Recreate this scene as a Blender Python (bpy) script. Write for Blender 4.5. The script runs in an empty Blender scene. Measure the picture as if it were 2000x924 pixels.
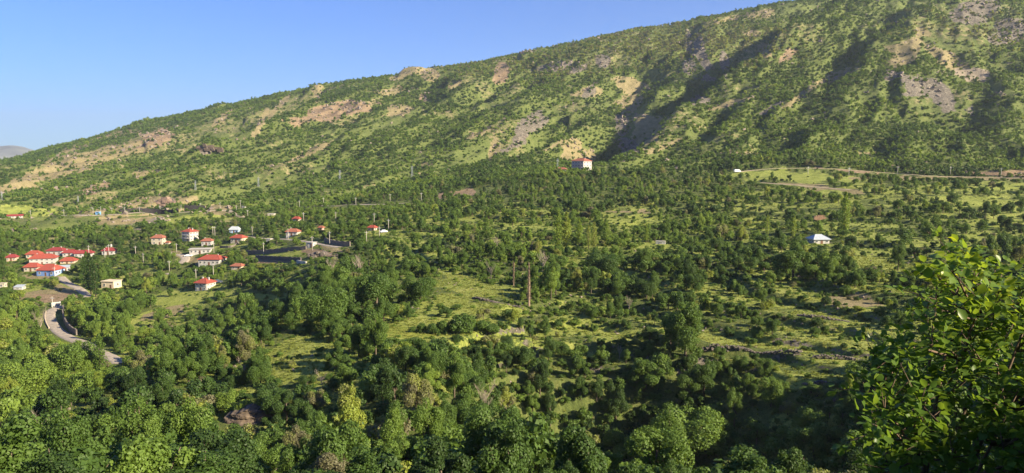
import bpy, math, random
import numpy as np
from mathutils import Vector, Matrix

random.seed(7)
rng = np.random.default_rng(7)
scene = bpy.context.scene
C = scene.collection

# ------------------------------------------------------------------ camera, sky, sun, exposure
F = 1480.0                     # focal length in pixels of the 2000 px wide photograph
CX, CY = 1000.0, 462.0
PITCH = math.radians(5.87)
cam_data = bpy.data.cameras.new("camera")
cam_data.sensor_width = 36.0
cam_data.lens = 36.0 * F / 2000.0
cam_data.clip_start = 0.1
cam_data.clip_end = 40000.0
cam = bpy.data.objects.new("camera", cam_data)
cam.rotation_euler = (math.radians(90) - PITCH, 0, 0)
C.objects.link(cam)
scene.camera = cam

SUN_AZ, SUN_EL = math.radians(117), math.radians(26.5)     # clockwise from the view direction (+Y)
world = bpy.data.worlds.new("World")
scene.world = world
world.use_nodes = True
wn = world.node_tree.nodes
wl = world.node_tree.links
bg = wn["Background"]
sky = wn.new("ShaderNodeTexSky")
sky.sky_type = 'NISHITA'
sky.sun_disc = False
sky.sun_elevation = SUN_EL
sky.sun_rotation = SUN_AZ
sky.altitude = 900
sky.air_density = 1.0
sky.dust_density = 0.0
sky.ozone_density = 3.0
tint = wn.new("ShaderNodeMix"); tint.data_type = 'RGBA'; tint.blend_type = 'MULTIPLY'
tint.inputs["Factor"].default_value = 1.0
tint.inputs["B"].default_value = (0.28, 0.51, 0.92, 1)      # deep clear mountain blue
wl.new(sky.outputs[0], tint.inputs["A"]); wl.new(tint.outputs["Result"], bg.inputs[0])
bg.inputs[1].default_value = 0.067

sl = bpy.data.lights.new("sun", 'SUN')
sl.energy = 5.0
sl.angle = math.radians(0.5)
sl.color = (1.0, 0.85, 0.60)
so = bpy.data.objects.new("sun", sl)
sdir = Vector((math.sin(SUN_AZ) * math.cos(SUN_EL), math.cos(SUN_AZ) * math.cos(SUN_EL), math.sin(SUN_EL)))
so.rotation_euler = sdir.to_track_quat('Z', 'Y').to_euler()
so.location = (300, -100, 300)
C.objects.link(so)

scene.view_settings.view_transform = 'Standard'
scene.view_settings.look = 'None'
scene.view_settings.gamma = 1.0
scene.view_settings.exposure = 1.55
scene.view_settings.use_curve_mapping = False
scene.render.engine = 'CYCLES'
scene.cycles.max_bounces = 5
scene.cycles.diffuse_bounces = 3
scene.cycles.transmission_bounces = 4
scene.cycles.transparent_max_bounces = 4
scene.cycles.volume_bounces = 0

# ------------------------------------------------------------------ small numeric helpers
def sstep(a, b, x):
    t = np.clip((x - a) / (b - a), 0, 1)
    return t * t * (3 - 2 * t)

def _hash(ix, iy, seed):
    h = (ix.astype(np.int64) * 374761393 + iy.astype(np.int64) * 668265263 + seed * 1274126177) & 0xffffffff
    h = ((h ^ (h >> 13)) * 1274126177) & 0xffffffff
    return ((h ^ (h >> 16)) & 0xffffff) / float(0xffffff)

def vnoise(x, y, s, seed=0):
    x = np.asarray(x, float) / s; y = np.asarray(y, float) / s
    ix = np.floor(x); iy = np.floor(y)
    fx = x - ix; fy = y - iy
    fx = fx * fx * (3 - 2 * fx); fy = fy * fy * (3 - 2 * fy)
    a = _hash(ix, iy, seed); b = _hash(ix + 1, iy, seed)
    c = _hash(ix, iy + 1, seed); d = _hash(ix + 1, iy + 1, seed)
    return (a * (1 - fx) + b * fx) * (1 - fy) + (c * (1 - fx) + d * fx) * fy

def fbm(x, y, s, seed=0, n=4):
    v = 0; a = 1; t = 0
    for i in range(n):
        v = v + a * vnoise(x, y, s, seed + i * 17); t += a
        a *= 0.5; s *= 0.5
    return v / t

# ------------------------------------------------------------------ the lie of the land
COLS = np.array([0, 150, 300, 450, 600, 750, 900, 1050, 1200, 1350, 1500, 1650, 1800, 2000], float)
UC = (COLS - CX) / F
ROWS = [
 (0.3,  [-1.7]*14),
 (4,    [-3.9]*14),
 (12,   [-7.6]*14),
 (30,   [-16]*14),
 (60,   [-28]*14),
 (95,   [-43.5, -43, -42.5, -42.5, -42, -41.5, -41.5, -42, -43.5, -44.5, -43.5, -42.5, -42, -41.5]),
 (125,  [-45, -44, -43.6, -43.6, -42.5, -41.2, -41.5, -43.5, -46, -46, -43, -41, -40, -39]),
 (150,  [-47, -46, -44.3, -43.6, -39.8, -40.6, -41, -43, -44.5, -43, -41.7, -40.5, -40, -39]),
 (175,  [-50, -48, -45, -43.6, -41, -40, -39.5, -40.5, -41.5, -40.3, -39.3, -37, -35, -34]),
 (205,  [-54, -52, -48, -45, -42.5, -40.6, -38.8, -39.5, -40, -38.5, -35.8, -33.5, -33, -32.5]),
 (240,  [-58, -56, -52, -48, -44, -42, -38.5, -38.5, -38.5, -37.5, -35.2, -33.7, -32.8, -32]),
 (290,  [-63, -62, -60, -53, -45, -42.5, -38, -37, -36.5, -36, -34.5, -33, -31.5, -31]),
 (340,  [-68, -69, -66, -58, -46.5, -41, -36.5, -35.5, -35, -34.5, -33, -31, -29.5, -29]),
 (400,  [-66, -65, -66, -58, -45, -39, -34.5, -33, -32, -31, -29, -25, -24, -24]),
 (470,  [-60, -58, -57, -54, -41, -37, -32, -28, -27, -25, -22, -17, -16, -15]),
 (540,  [-55, -55, -54, -49, -39, -35, -28, -22, -20, -16, -12.5, -11.5, -11.5, -12]),
 (630,  [-54, -53.5, -53, -44, -37.5, -33, -24, -16, -12, -6, 2, 3, 2, 2]),
 (700,  [-55, -53.5, -48.5, -42, -35, -29, -20, -11, -9, 5, 15, 20, 21, 22]),
 (760,  [-52, -51, -46, -39, -31, -23, -15, -9, -10, 16, 32, 41, 44, 46]),
 (850,  [-48, -45, -34, -29, -19, -12, -5, -3, 0, 35, 62, 75, 82, 86]),
 (1000, [-32, -26, -20, -8, 2, 12, 20, 28, 40, 72, 118, 137, 150, 155]),
 (1250, [-20, -3, 14, 32, 52, 70, 88, 108, 132, 168, 213, 240, 260, 270]),
 (1500, [-16, 14, 48, 80, 108, 140, 168, 195, 228, 262, 292, 322, 350, 370]),
 (1800, [-14, 40, 87, 126, 166, 195, 220, 251, 294, 322, 347, 385, 425, 465]),
 (2100, [-17, 44, 84, 115, 145, 165, 180, 215, 270, 325, 365, 400, 440, 480]),
 (2700, [-90, -50, -10, 10, 30, 60, 80, 110, 150, 200, 250, 300, 340, 380]),
 (4000, [-160]*14),
 (30000, [-160]*14),
]
LY = np.log(np.array([r[0] for r in ROWS]))
TZ = np.array([[z / r[0] for z in r[1]] for r in ROWS])      # height over distance
_ld = np.linspace(LY[0], LY[-1], 1200)
TD = np.stack([np.interp(_ld, LY, TZ[:, j]) for j in range(len(COLS))], 1)
_k = np.exp(-0.5 * (np.arange(-9, 10) / 3.0) ** 2); _k /= _k.sum()
_pad = np.pad(TD, ((9, 9), (0, 0)), mode='edge')
TD = np.stack([np.convolve(_pad[:, j], _k, 'valid') for j in range(len(COLS))], 1)
_uu = np.linspace(UC[0], UC[-1], 240)
TD = np.stack([np.interp(_uu, UC, TD[i]) for i in range(len(_ld))], 0)
_k2 = np.exp(-0.5 * (np.arange(-16, 17) / 6.0) ** 2); _k2 /= _k2.sum()
_pad = np.pad(TD, ((0, 0), (16, 16)), mode='edge')
TD = np.stack([np.convolve(_pad[i], _k2, 'valid') for i in range(len(_ld))], 0)

def table(u, Y):
    ly = np.clip((np.log(np.maximum(Y, 0.31)) - _ld[0]) / (_ld[1] - _ld[0]), 0, len(_ld) - 1.001)
    uu = np.clip((u - _uu[0]) / (_uu[1] - _uu[0]), 0, len(_uu) - 1.001)
    i = ly.astype(int); j = uu.astype(int); fi = ly - i; fj = uu - j
    return (TD[i, j] * (1 - fi) * (1 - fj) + TD[i + 1, j] * fi * (1 - fj) + TD[i, j + 1] * (1 - fi) * fj + TD[i + 1, j + 1] * fi * fj) * Y

VY = np.array([0, 60, 120, 170, 215, 265, 330, 400.])
VZ = np.array([-45, -57, -61, -63, -65, -67, -69, -66.])
def crest_x(y):
    return np.interp(y, [0, 60, 115, 150, 190, 220, 250, 300, 400], [-62, -66, -76, -76, -66, -62, -60, -66, -120])

def ray(px, py):
    u = (px - CX) / F; v = (CY - py) / F
    c, s = math.cos(PITCH), math.sin(PITCH)
    X = u; Yd = c + v * s; Z = -s + v * c
    return X / Yd, Z / Yd          # per metre of forward distance

def pt(px, py, Y):
    a, b = ray(px, py)
    return a * Y, Y, b * Y

def project(x, y, z):
    c, s = math.cos(PITCH), math.sin(PITCH)
    d = y * c - z * s
    up = y * s + z * c
    d = np.where(d < 0.01, 0.01, d)
    return CX + F * x / d, CY - F * up / d

# gullies: (pixels and forward distances of their beds), half width, depth, steeper bank on the right
def poly(ps):
    return np.array([pt(*p)[:2] for p in ps])
GULLIES = [
    (poly([(1128, 338, 760), (1222, 292, 860), (1322, 236, 960), (1418, 192, 1060), (1500, 145, 1180), (1592, 90, 1320), (1675, 45, 1460), (1755, 0, 1640)]), 37, 42),
    (poly([(985, 350, 860), (1030, 322, 900), (1070, 290, 960), (1100, 262, 1030)]), 28, 26),
    (poly([(890, 215, 1230), (945, 195, 1270), (990, 165, 1340), (1035, 138, 1420)]), 34, 26),
    (poly([(1595, 165, 880), (1640, 120, 960), (1700, 70, 1080), (1790, 20, 1220)]), 36, 15),
    (poly([(1875, 60, 1120), (1925, 95, 1060), (1990, 130, 1000), (2080, 160, 960)]), 45, 15),
    (poly([(1850, 260, 700), (1885, 215, 760), (1900, 170, 830), (1930, 140, 900)]), 30, 12),
    (poly([(1525, 285, 660), (1545, 255, 720), (1600, 225, 790)]), 20, 8),
    (poly([(1705, 330, 600), (1720, 290, 680), (1760, 255, 760)]), 20, 8),
    (poly([(1290, 180, 1100), (1330, 120, 1280), (1345, 70, 1500)]), 36, 14),
    (poly([(640, 300, 1020), (720, 270, 1120), (800, 235, 1230), (860, 190, 1380)]), 45, 24),
    (poly([(420, 300, 1180), (500, 270, 1280), (560, 230, 1450), (620, 190, 1600)]), 48, 24),
    (poly([(280, 340, 1000), (350, 310, 1120), (400, 280, 1250), (470, 235, 1450)]), 45, 20),
    (poly([(120, 375, 950), (200, 345, 1060), (280, 305, 1300)]), 45, 16),
    (poly([(1180, 290, 900), (1215, 240, 1000), (1235, 190, 1120), (1260, 130, 1300)]), 38, 24),
    (poly([(1060, 690, 160), (1105, 740, 142), (1150, 800, 126), (1180, 860, 112), (1200, 940, 96)]), 21, 16.0),
    (poly([(1420, 930, 98), (1450, 860, 112), (1540, 820, 120), (1600, 790, 128)]), 11, 7.0),
]
SPURS = [     #
    (poly([(600, 172, 1690), (640, 168, 1690)]), 55, 14), (poly([(780, 134, 1640), (835, 126, 1640)]), 60, 15), (poly([(1020, 98, 1600), (1075, 92, 1600)]), 55, 15),
    (poly([(400, 214, 1760), (440, 208, 1760)]), 50, 9), (poly([(250, 250, 1800), (300, 240, 1800)]), 60, 8),
    # rounded crests: bed line, half width, height
    (poly([(1262, 300, 740), (1364, 246, 850), (1470, 192, 945), (1568, 142, 1050), (1672, 82, 1180), (1755, 22, 1330)]), 50, 9),
    (poly([(1520, 170, 980), (1600, 130, 1080), (1700, 70, 1210), (1780, 10, 1350), (1860, -60, 1500)]), 70, 16),
    (poly([(1140, 318, 800), (1200, 255, 940), (1255, 205, 1060), (1270, 160, 1200)]), 40, 15),
    (poly([(1050, 320, 870), (1110, 275, 960), (1160, 240, 1060)]), 30, 12),
    (poly([(960, 300, 950), (1000, 250, 1100), (1060, 200, 1260), (1120, 150, 1420)]), 50, 16),
    (poly([(560, 350, 950), (680, 290, 1060), (800, 230, 1230), (900, 180, 1380)]), 55, 14),
    (poly([(300, 380, 880), (420, 320, 1080), (520, 280, 1200), (640, 220, 1420)]), 50, 12),
    (poly([(1760, 250, 760), (1790, 180, 880), (1800, 110, 1040), (1830, 50, 1180)]), 60, 16),
]
def seg_dist(x, y, P):
    best = np.full(np.shape(x), 1e9); side = np.zeros(np.shape(x)); tt = np.zeros(np.shape(x))
    n = len(P) - 1
    for i in range(n):
        a, b = P[i], P[i + 1]
        d = b - a; L2 = d @ d
        raw = ((x - a[0]) * d[0] + (y - a[1]) * d[1]) / L2
        t = np.clip(raw, 0, 1)
        ex = x - (a[0] + t * d[0]); ey = y - (a[1] + t * d[1])
        ds = np.hypot(ex, ey)
        m = ds < best
        best = np.where(m, ds, best)
        side = np.where(m, np.sign(ex * d[1] - ey * d[0]), side)
        tt = np.where(m, (i + t) / n, tt)
    return best, side, tt

TH = 1.9
SHELVES = []      # (points x y z, flat half width, blend width)
def height(x, y, extra=False):
    x = np.asarray(x, float); y = np.asarray(y, float)
    R = np.hypot(x, y); a = np.arctan2(x, y)
    ac = np.clip(a, -0.85, 0.85)
    Yf = R * np.cos(ac)
    z = table(np.tan(ac), Yf)
    # deep side valley left of the plateau edge
    valley = np.interp(y, VY, VZ) + 1.5 * (fbm(x, y, 60, 3) - 0.5)
    cx = crest_x(y) + 14 * (fbm(x * 0 + 5, y, 45, 11) - 0.5)
    wv = np.interp(y, [0, 230, 330, 400], [19, 24, 60, 120])
    s = sstep(0, 1, (cx - x) / wv)
    s = s * (1 - sstep(300, 400, y)) * sstep(0, 60, y)
    vz = np.minimum(valley, z + 2)
    z = z * (1 - s) + vz * s
    # hill behind the viewer, and an unseen bank added at right to shade the close tree
    back = sstep(1.0, 2.2, np.abs(a))
    z = z * (1 - back) + back * (-1.7 + 26 * (1 - np.exp(-R / 60.0)))
    z = z + 6.3 * np.exp(-((x - 17) / 7.5) ** 2 - ((y - 0.5) / 8) ** 2)
    # gullies
    far = sstep(520, 800, R)
    for P, w, dep in GULLIES:
        lo = P.min(0) - 3 * w; hi = P.max(0) + 3 * w
        m = (x > lo[0]) & (x < hi[0]) & (y > lo[1]) & (y < hi[1])
        if not np.any(m): continue
        xm, ym = x[m], y[m]
        wob = (fbm(xm, ym, w * 1.6, 31) - 0.5) * w * 0.7
        ds, sd, tt = seg_dist(xm + wob, ym + wob, P)
        q = ds / w
        prof = np.where(sd > 0, np.exp(-(q / 0.72) ** 2), np.exp(-(q / 1.6) ** 2))
        lip = np.where(sd > 0, np.exp(-((q - 1.25) / 0.6) ** 2) * 0.30, 0)
        end = sstep(0, 0.15, tt) * (1 - 0.6 * sstep(0.85, 1.0, tt))
        z[m] -= dep * (prof - lip) * (0.25 + 0.75 * end)
    for P, w, hgt in SPURS:
        lo = P.min(0) - 3 * w; hi = P.max(0) + 3 * w
        m = (x > lo[0]) & (x < hi[0]) & (y > lo[1]) & (y < hi[1])
        if not np.any(m): continue
        ds, sd, tt = seg_dist(x[m] + (fbm(x[m], y[m], w * 1.5, 37) - .5) * w * .8, y[m], P)
        z[m] += hgt * np.exp(-(ds / w) ** 1.6) * (1 - .8 * sstep(.7, 1, tt)) * sstep(-.05, .2, tt)
    # relief of the mountain: ribs and drains running down the slope (towards the viewer, lower left)
    ca, sa = math.cos(0.5), math.sin(0.5)
    xr = x * ca - y * sa; yr = x * sa + y * ca
    n1 = 1 - np.abs(2 * fbm(xr * 2.2, yr * 0.8, 230, 41, 4) - 1)
    n2 = 1 - np.abs(2 * fbm(xr * 2.0, yr * 0.8, 80, 57, 3) - 1)
    ridgefade = 1 - 0.6 * sstep(1400, 1750, R)
    n3 = 1 - np.abs(2 * fbm(xr * 1.8, yr * 0.9, 34, 63, 2) - 1)
    z += far * (R < 4000) * ridgefade * (26 * (n1 - 0.76) + 13 * (n2 - 0.74) + 5.0 * (n3 - 0.7))
    # middle ground roughness
    mid = sstep(40, 120, R) * (1 - 0.5 * far)
    z += mid * (1.6 * (fbm(x, y, 34, 71) - 0.5) + 0.3 * (fbm(x, y, 9, 72) - 0.5))
    # terraces
    px, py = project(x, y, z)
    tm = sstep(720, 800, px) * sstep(138, 158, y) * (1 - sstep(420, 520, y)) * (px < 2600)
    q = (z + 0.7 * (fbm(x, y, 55, 91, 2) - 0.5)) / TH
    fq = np.floor(q); fr = q - fq
    stp = sstep(0.74, 0.97, fr)
    zt = z + (stp - fr) * TH * 0.92
    z = z * (1 - tm) + zt * tm
    for Ps, hw, bw in SHELVES:
        m = (x > Ps[:, 0].min() - hw - bw) & (x < Ps[:, 0].max() + hw + bw) & (y > Ps[:, 1].min() - hw - bw) & (y < Ps[:, 1].max() + hw + bw)
        if not np.any(m): continue
        xm, ym = x[m], y[m]; best = np.full(xm.shape, 1e18); zb = np.zeros(xm.shape)
        for qx, qy, qz in Ps:
            d2 = (xm - qx) ** 2 + (ym - qy) ** 2; k = d2 < best
            best[k] = d2[k]; zb[k] = qz
        w = 1 - sstep(hw, hw + bw, np.sqrt(best))
        z[m] = z[m] * (1 - w) + zb * w
    if extra:
        return z, px, py, fr * tm, s
    return z

def ground(x, y):
    return float(height(np.array([x]), np.array([y]))[0])

_mc = {}
def hit(px, py, near=20.0, far=2600.0):
    """first point of the terrain a ray through a pixel of the photo meets beyond 'near' metres"""
    a, b = ray(px, py)
    Y = np.exp(np.linspace(math.log(near), math.log(far), 1500))
    z = height(a * Y, Y)
    below = np.nonzero(z > b * Y)[0]
    i = below[0] if len(below) else len(Y) - 1
    Yh = Y[i]
    if i > 0:
        f0 = b * Y[i - 1] - z[i - 1]; f1 = z[i] - b * Y[i]
        Yh = Y[i - 1] + (Y[i] - Y[i - 1]) * f0 / max(f0 + f1, 1e-6)
    return Vector((a * Yh, Yh, ground(a * Yh, Yh)))

def smooth_poly(P, step):
    P = np.array([(p.x, p.y) for p in P]); out = []
    n = len(P)
    for i in range(n - 1):
        p0 = P[max(i - 1, 0)]; p1 = P[i]; p2 = P[i + 1]; p3 = P[min(i + 2, n - 1)]
        k = max(2, int(np.hypot(*(p2 - p1)) / step))
        for t in np.arange(k) / k:
            out.append(0.5 * ((2 * p1) + (-p0 + p2) * t + (2 * p0 - 5 * p1 + 4 * p2 - p3) * t * t + (-p0 + 3 * p1 - 3 * p2 + p3) * t ** 3))
    out.append(P[-1]); return np.array(out)
ROADS = [   # name, traced line, width, material, nearest distance, shelf blend
 ("village_road", [(119, 541), (128, 550), (138, 556), (156, 565), (173, 581)], 4.0, 0, 150, 5),
 ("village_road", [(124, 598), (108, 602), (98, 611), (97, 622), (104, 636), (118, 650), (140, 662), (170, 673), (196, 689), (218, 699), (236, 710)], 4.2, 0, 150, 5),
 ("upper_road", [(-60, 431), (0, 429), (60, 424), (150, 421), (230, 419), (300, 417), (350, 415.5), (410, 412), (450, 410), (500, 408), (560, 405), (640, 402), (730, 400), (800, 396)], 6.0, 0, 450, 9),
 ("side_track", [(446, 410), (455, 414), (466, 420), (476, 425)], 5.0, 1, 450, 4),
 ("village_lane", [(480, 462), (530, 467), (570, 469), (610, 474), (640, 480), (665, 483)], 3.6, 0, 250, 4),
 ("village_lane", [(352, 516), (362, 508), (360, 501), (350, 497)], 5, 0, 250, 4),
 ("village_lane", [(322, 490), (331, 494), (334, 498)], 3, 0, 250, 3),
 ("village_lane", [(328, 534), (336, 537), (344, 536)], 3.0, 0, 250, 3),
 ("hill_road", [(1440, 337), (1480, 331), (1560, 329), (1620, 330), (1680, 334), (1750, 339), (1800, 343), (1880, 345), (1960, 347), (2040, 349)], 4.0, 1, 380, 6),
 ("hill_track", [(1770, 338), (1800, 333), (1840, 330)], 3.0, 1, 420, 3),
 ("hill_track", [(1412, 299), (1440, 300), (1480, 304)], 3.6, 1, 480, 3),
 ("field_track", [(1488, 357), (1540, 361), (1600, 366), (1665, 371)], 4.5, 1, 380, 3),
 ("valley_path", [(40, 903), (62, 880), (85, 868), (100, 858)], 2.2, 1, 70, 2),
]
ROADLINES = []
for nm, pix, wd, mi, near_, bw in ROADS:
    Pq = smooth_poly([hit(a, b, near_) for a, b in pix], 2.0)
    zq = height(Pq[:, 0], Pq[:, 1]); kk = 15 if len(zq) > 40 else 5
    zq = np.convolve(np.pad(zq, kk // 2, mode='edge'), np.ones(kk) / kk, 'valid')
    ROADLINES.append((nm, Pq, zq, wd, mi, bw))
for nm, Pq, zq, wd, mi, bw in ROADLINES:
    SHELVES.append((np.column_stack([Pq, zq]), wd / 2 + (2.5 if nm == "upper_road" else 1.0), bw))

# patches of open ground, traced: px, py, rx, ry, tilt(deg, + = rises to the right), kind, how empty of trees
PATCHES = [
 # meadows and terraces in the middle ground
 (870, 637, 125, 19, 0, 'g', 1), (800, 648, 60, 10, 0, 'y', 1), (925, 560, 85, 13, -8, 'g', .9), (950, 598, 90, 9, -6, 'g', .95), (880, 580, 40, 10, 0, 'g', .8),
 (1130, 632, 70, 10, -6, 'g', .95), (1235, 650, 50, 7, -5, 'g', .85), (1440, 656, 90, 16, -4, 'g', 1), (1600, 673, 160, 11, -3, 'g', .9),
 (1620, 641, 110, 7, -3, 'g', .8), (1620, 613, 100, 7, -3, 'g', .8), (1610, 586, 75, 6, -5, 'g', .8), (1660, 585, 60, 14, 0, 't', .7),
 (1580, 735, 90, 16, -4, 'g', .6), (1580, 706, 90, 6, 0, 'g', .7), (1750, 497, 95, 20, 0, 'g', .95), (1860, 465, 150, 12, 0, 'g', .7), (1740, 565, 40, 6, 0, 'g', .8),
 (840, 499, 30, 5, 0, 'g', .9), (925, 545, 70, 6, -14, 'g', .8), (1240, 428, 70, 10, -3, 'g', .8), (1215, 411, 40, 3, 0, 't', .9), (880, 430, 60, 4, 0, 'g', .8),
 (1060, 443, 110, 4, -2, 'g', .8), (830, 455, 60, 5, 0, 'g', .6), (1150, 505, 60, 4, 0, 'g', .7), (1500, 430, 60, 4, 0, 'g', .7), (1700, 440, 110, 6, 0, 'g', .75),
 (1620, 415, 40, 4, 0, 'g', .6), (1900, 392, 110, 10, 0, 'g', .9), (1960, 365, 60, 8, 0, 'g', .8), (1930, 430, 80, 8, 0, 'g', .8), (1800, 520, 60, 8, 0, 'g', .7),
 (1285, 478, 40, 8, 0, 'g', .7), (1350, 560, 60, 4, 0, 'g', .5), (1200, 560, 50, 4, 0, 'g', .5), (1050, 480, 60, 4, 0, 'g', .4),
 (1560, 347, 130, 11, -2, 'g', .97), (1480, 340, 70, 6, 0, 'g', .9), (1585, 364, 95, 4, -6, 't', 1), (1630, 375, 60, 5, 0, 'g', .8), (1660, 334, 60, 3, -6, 's', .8),
 (1420, 350, 60, 4, 0, 'g', .8), (1330, 335, 60, 5, 0, 'g', .6), (1950, 338, 70, 5, 0, 's', .85), (1820, 348, 180, 3, 0, 't', .9),
 # knoll and its slope
 (585, 700, 75, 42, 10, 'g', .78), (640, 740, 30, 10, 0, 'g', .4), (590, 635, 40, 9, 5, 'y', .8), (480, 770, 26, 10, 0, 'g', .6), (700, 720, 40, 20, 0, 'g', .5),
 (830, 740, 30, 20, 0, 't', .3), (1480, 745, 70, 20, 0, 'g', .4),
 # left slopes of the valley
 (345, 583, 55, 17, 0, 'g', .95), (320, 612, 50, 10, 15, 't', .8), (280, 625, 40, 14, 25, 'g', .6), (150, 710, 40, 12, -30, 'g', .8), (260, 690, 40, 10, 20, 'g', .6),
 (330, 545, 30, 6, 0, 'g', .5), (500, 580, 60, 7, 0, 'g', .55), (430, 575, 30, 7, 0, 'g', .7), (90, 575, 55, 9, 8, 't', .9), (105, 582, 40, 8, 0, 's', .9), (130, 572, 30, 10, -30, 't', .8), (20, 850, 8, 4, 0, 't', .2),
 # embankment and cut under the upper road
 (110, 430, 130, 9, 2, 'm', .97), (250, 430, 140, 13, 3, 'm', .97), (240, 432, 60, 6, 3, 't', .9), (330, 424, 70, 9, 5, 'm', .9), (290, 427, 40, 5, 5, 't', .9), (300, 432, 25, 6, 15, 'r', .9), (390, 425, 70, 9, 5, 'g', .85), (40, 408, 45, 5, -1, 'g', 1), (300, 398, 95, 8, 6, 't', .85), (325, 397, 16, 7, 30, 'r', 1),
 (440, 410, 50, 8, 4, 't', .8), (60, 418, 120, 4, 0, 'g', .9), (330, 412, 130, 4, 4, 't', 1),
 # village ground
 (628, 495, 36, 7, -5, 's', 1), (650, 488, 26, 5, -12, 't', 1), (545, 497, 60, 4, 3, 'g', .9), (520, 509, 50, 5, 0, 's', 1), (560, 484, 60, 5, 0, 'g', .8), (370, 505, 40, 8, -20, 't', .9),
 (640, 478, 60, 5, -5, 'g', .8), (740, 455, 30, 7, 0, 'g', .8), (80, 540, 40, 5, 0, 't', .8), (880, 380, 30, 5, 8, 's', .95), (930, 375, 50, 4, 8, 'g', .95), (790, 395, 60, 2, 0, 'g', .9),
 # mountain: bare slopes
 (55, 352, 70, 12, 22, 't', .9), (170, 315, 110, 20, 20, 't', .85), (270, 285, 80, 15, 18, 't', .85), (310, 268, 40, 16, 10, 's', .8), (190, 368, 38, 7, 15, 's', .85), (290, 340, 22, 6, 15, 't', .8), (110, 400, 10, 3, 0, 't', .8),
 (130, 300, 60, 7, 24, 't', .7), (235, 262, 60, 5, 12, 't', .7), (405, 293, 16, 8, 15, 'r', .9), (405, 255, 30, 16, 30, 'g', .6), (450, 265, 30, 14, 10, 'g', .7), (430, 235, 30, 6, 40, 't', .6),
 (510, 240, 42, 7, 62, 't', .85), (545, 207, 40, 6, 45, 't', .8), (570, 195, 20, 6, 20, 'g', .6), (660, 215, 65, 13, 8, 's', .95), (705, 208, 50, 6, 20, 't', .8), (620, 183, 10, 18, 0, 't', .7), (755, 240, 45, 10, 25, 'g', .85), (778, 212, 22, 10, 10, 't', .85),
 (670, 255, 30, 5, 5, 'g', .7), (540, 330, 120, 8, 24, 'g', .75), (600, 300, 60, 6, 24, 't', .7), (640, 280, 50, 5, 24, 'g', .8), (560, 350, 60, 8, 20, 'g', .6), (505, 305, 40, 5, 20, 'g', .6), (330, 365, 35, 4, 38, 'g', .8), (360, 358, 22, 4, 20, 'g', .8),
 (785, 145, 30, 12, 40, 't', .8), (840, 130, 40, 6, 10, 't', .8), (760, 180, 30, 8, 0, 't', .6), (840, 145, 15, 10, 0, 't', .5), (975, 145, 12, 24, -10, 's', .9), (975, 205, 65, 8, 12, 'g', .95), (890, 165, 12, 5, 30, 't', .8), (832, 190, 10, 8, 40, 's', .7),
 (940, 260, 60, 5, 15, 'g', .7), (950, 255, 25, 4, 25, 't', .8), (965, 290, 8, 22, -20, 't', .85), (930, 300, 45, 14, 20, 'g', .6), (830, 322, 20, 6, 10, 't', .85), (890, 300, 40, 6, 15, 'g', .6), (1020, 260, 30, 14, 35, 'r', .8), (1055, 242, 25, 8, 30, 'r', .8),
 (1090, 280, 28, 4, 28, 't', .9), (1120, 290, 30, 26, -50, 't', .7), (1145, 305, 22, 14, -40, 't', .75), (1150, 180, 35, 8, 10, 't', .8), (1150, 180, 15, 6, 40, 'r', .9), (1100, 215, 60, 6, 10, 'g', .6), (1230, 165, 35, 12, -10, 't', .75),
 (1250, 235, 38, 36, -20, 'g', .85), (1260, 250, 25, 30, 0, 't', .9), (1240, 200, 14, 28, -50, 't', .8), (1275, 265, 20, 12, 30, 't', .9), (1225, 285, 22, 12, -30, 'r', .8), (1215, 245, 12, 20, 0, 'r', .6), (1280, 150, 22, 18, -30, 'g', .8), (1250, 150, 30, 7, 0, 'g', .6),
 (1372, 110, 12, 42, 15, 'r', .9), (1350, 130, 14, 18, 0, 'r', .7), (1345, 85, 8, 20, 0, 'r', .7), (1415, 120, 10, 28, 10, 'r', .6), (1345, 60, 80, 12, 0, 'g', .3), (1120, 90, 60, 8, 20, 'g', .6), (1080, 130, 40, 10, 10, 'r', .5), (1175, 120, 12, 12, 0, 'r', .7), (1130, 135, 20, 6, 20, 'r', .7),
 (1495, 95, 10, 16, 0, 't', .7), (1470, 65, 20, 8, 0, 't', .6), (1365, 195, 14, 8, 0, 'r', .8), (1540, 108, 26, 8, 35, 's', .9), (1580, 175, 40, 6, 35, 't', .85), (1620, 155, 60, 7, 25, 't', .85), (1660, 140, 40, 8, 15, 'g', .8), (1450, 175, 30, 6, 20, 'g', .7), (1420, 205, 40, 4, 15, 't', .8),
 (1365, 268, 28, 9, -5, 'g', .95), (1310, 255, 25, 10, 20, 'g', .7), (1300, 285, 50, 4, 25, 't', .7), (1770, 100, 45, 28, 45, 't', .82), (1840, 90, 60, 26, -25, 'g', .72), (1860, 120, 90, 14, -30, 't', .8), (1930, 160, 70, 14, -28, 'g', .75), (1900, 145, 36, 12, -8, 'p', .8),
 (1800, 170, 60, 18, -22, 'r', .85), (1840, 190, 30, 20, -50, 'r', .8), (1760, 150, 30, 8, -20, 'r', .8), (1800, 205, 60, 8, -25, 'g', .7), (1850, 205, 30, 6, -60, 'g', .7), (1900, 20, 50, 24, 0, 'r', .6), (1740, 30, 60, 16, 10, 'g', .5), (1980, 60, 40, 30, 0, 'r', .6),
 (1440, 299, 45, 2.5, -3, 't', .9), (1680, 300, 60, 2, 2, 't', .6), (1620, 315, 60, 2, -5, 't', .7), (1550, 20, 60, 8, 0, 'g', .5), (1500, 215, 30, 5, 30, 'r', .7),
 (1650, 200, 60, 10, 20, 'g', .5), (1700, 170, 50, 10, 15, 'g', .5), (1560, 200, 40, 6, 20, 'g', .5), (1460, 30, 60, 6, 10, 't', .5), (1020, 100, 30, 5, 0, 'r', .5),
]
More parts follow.
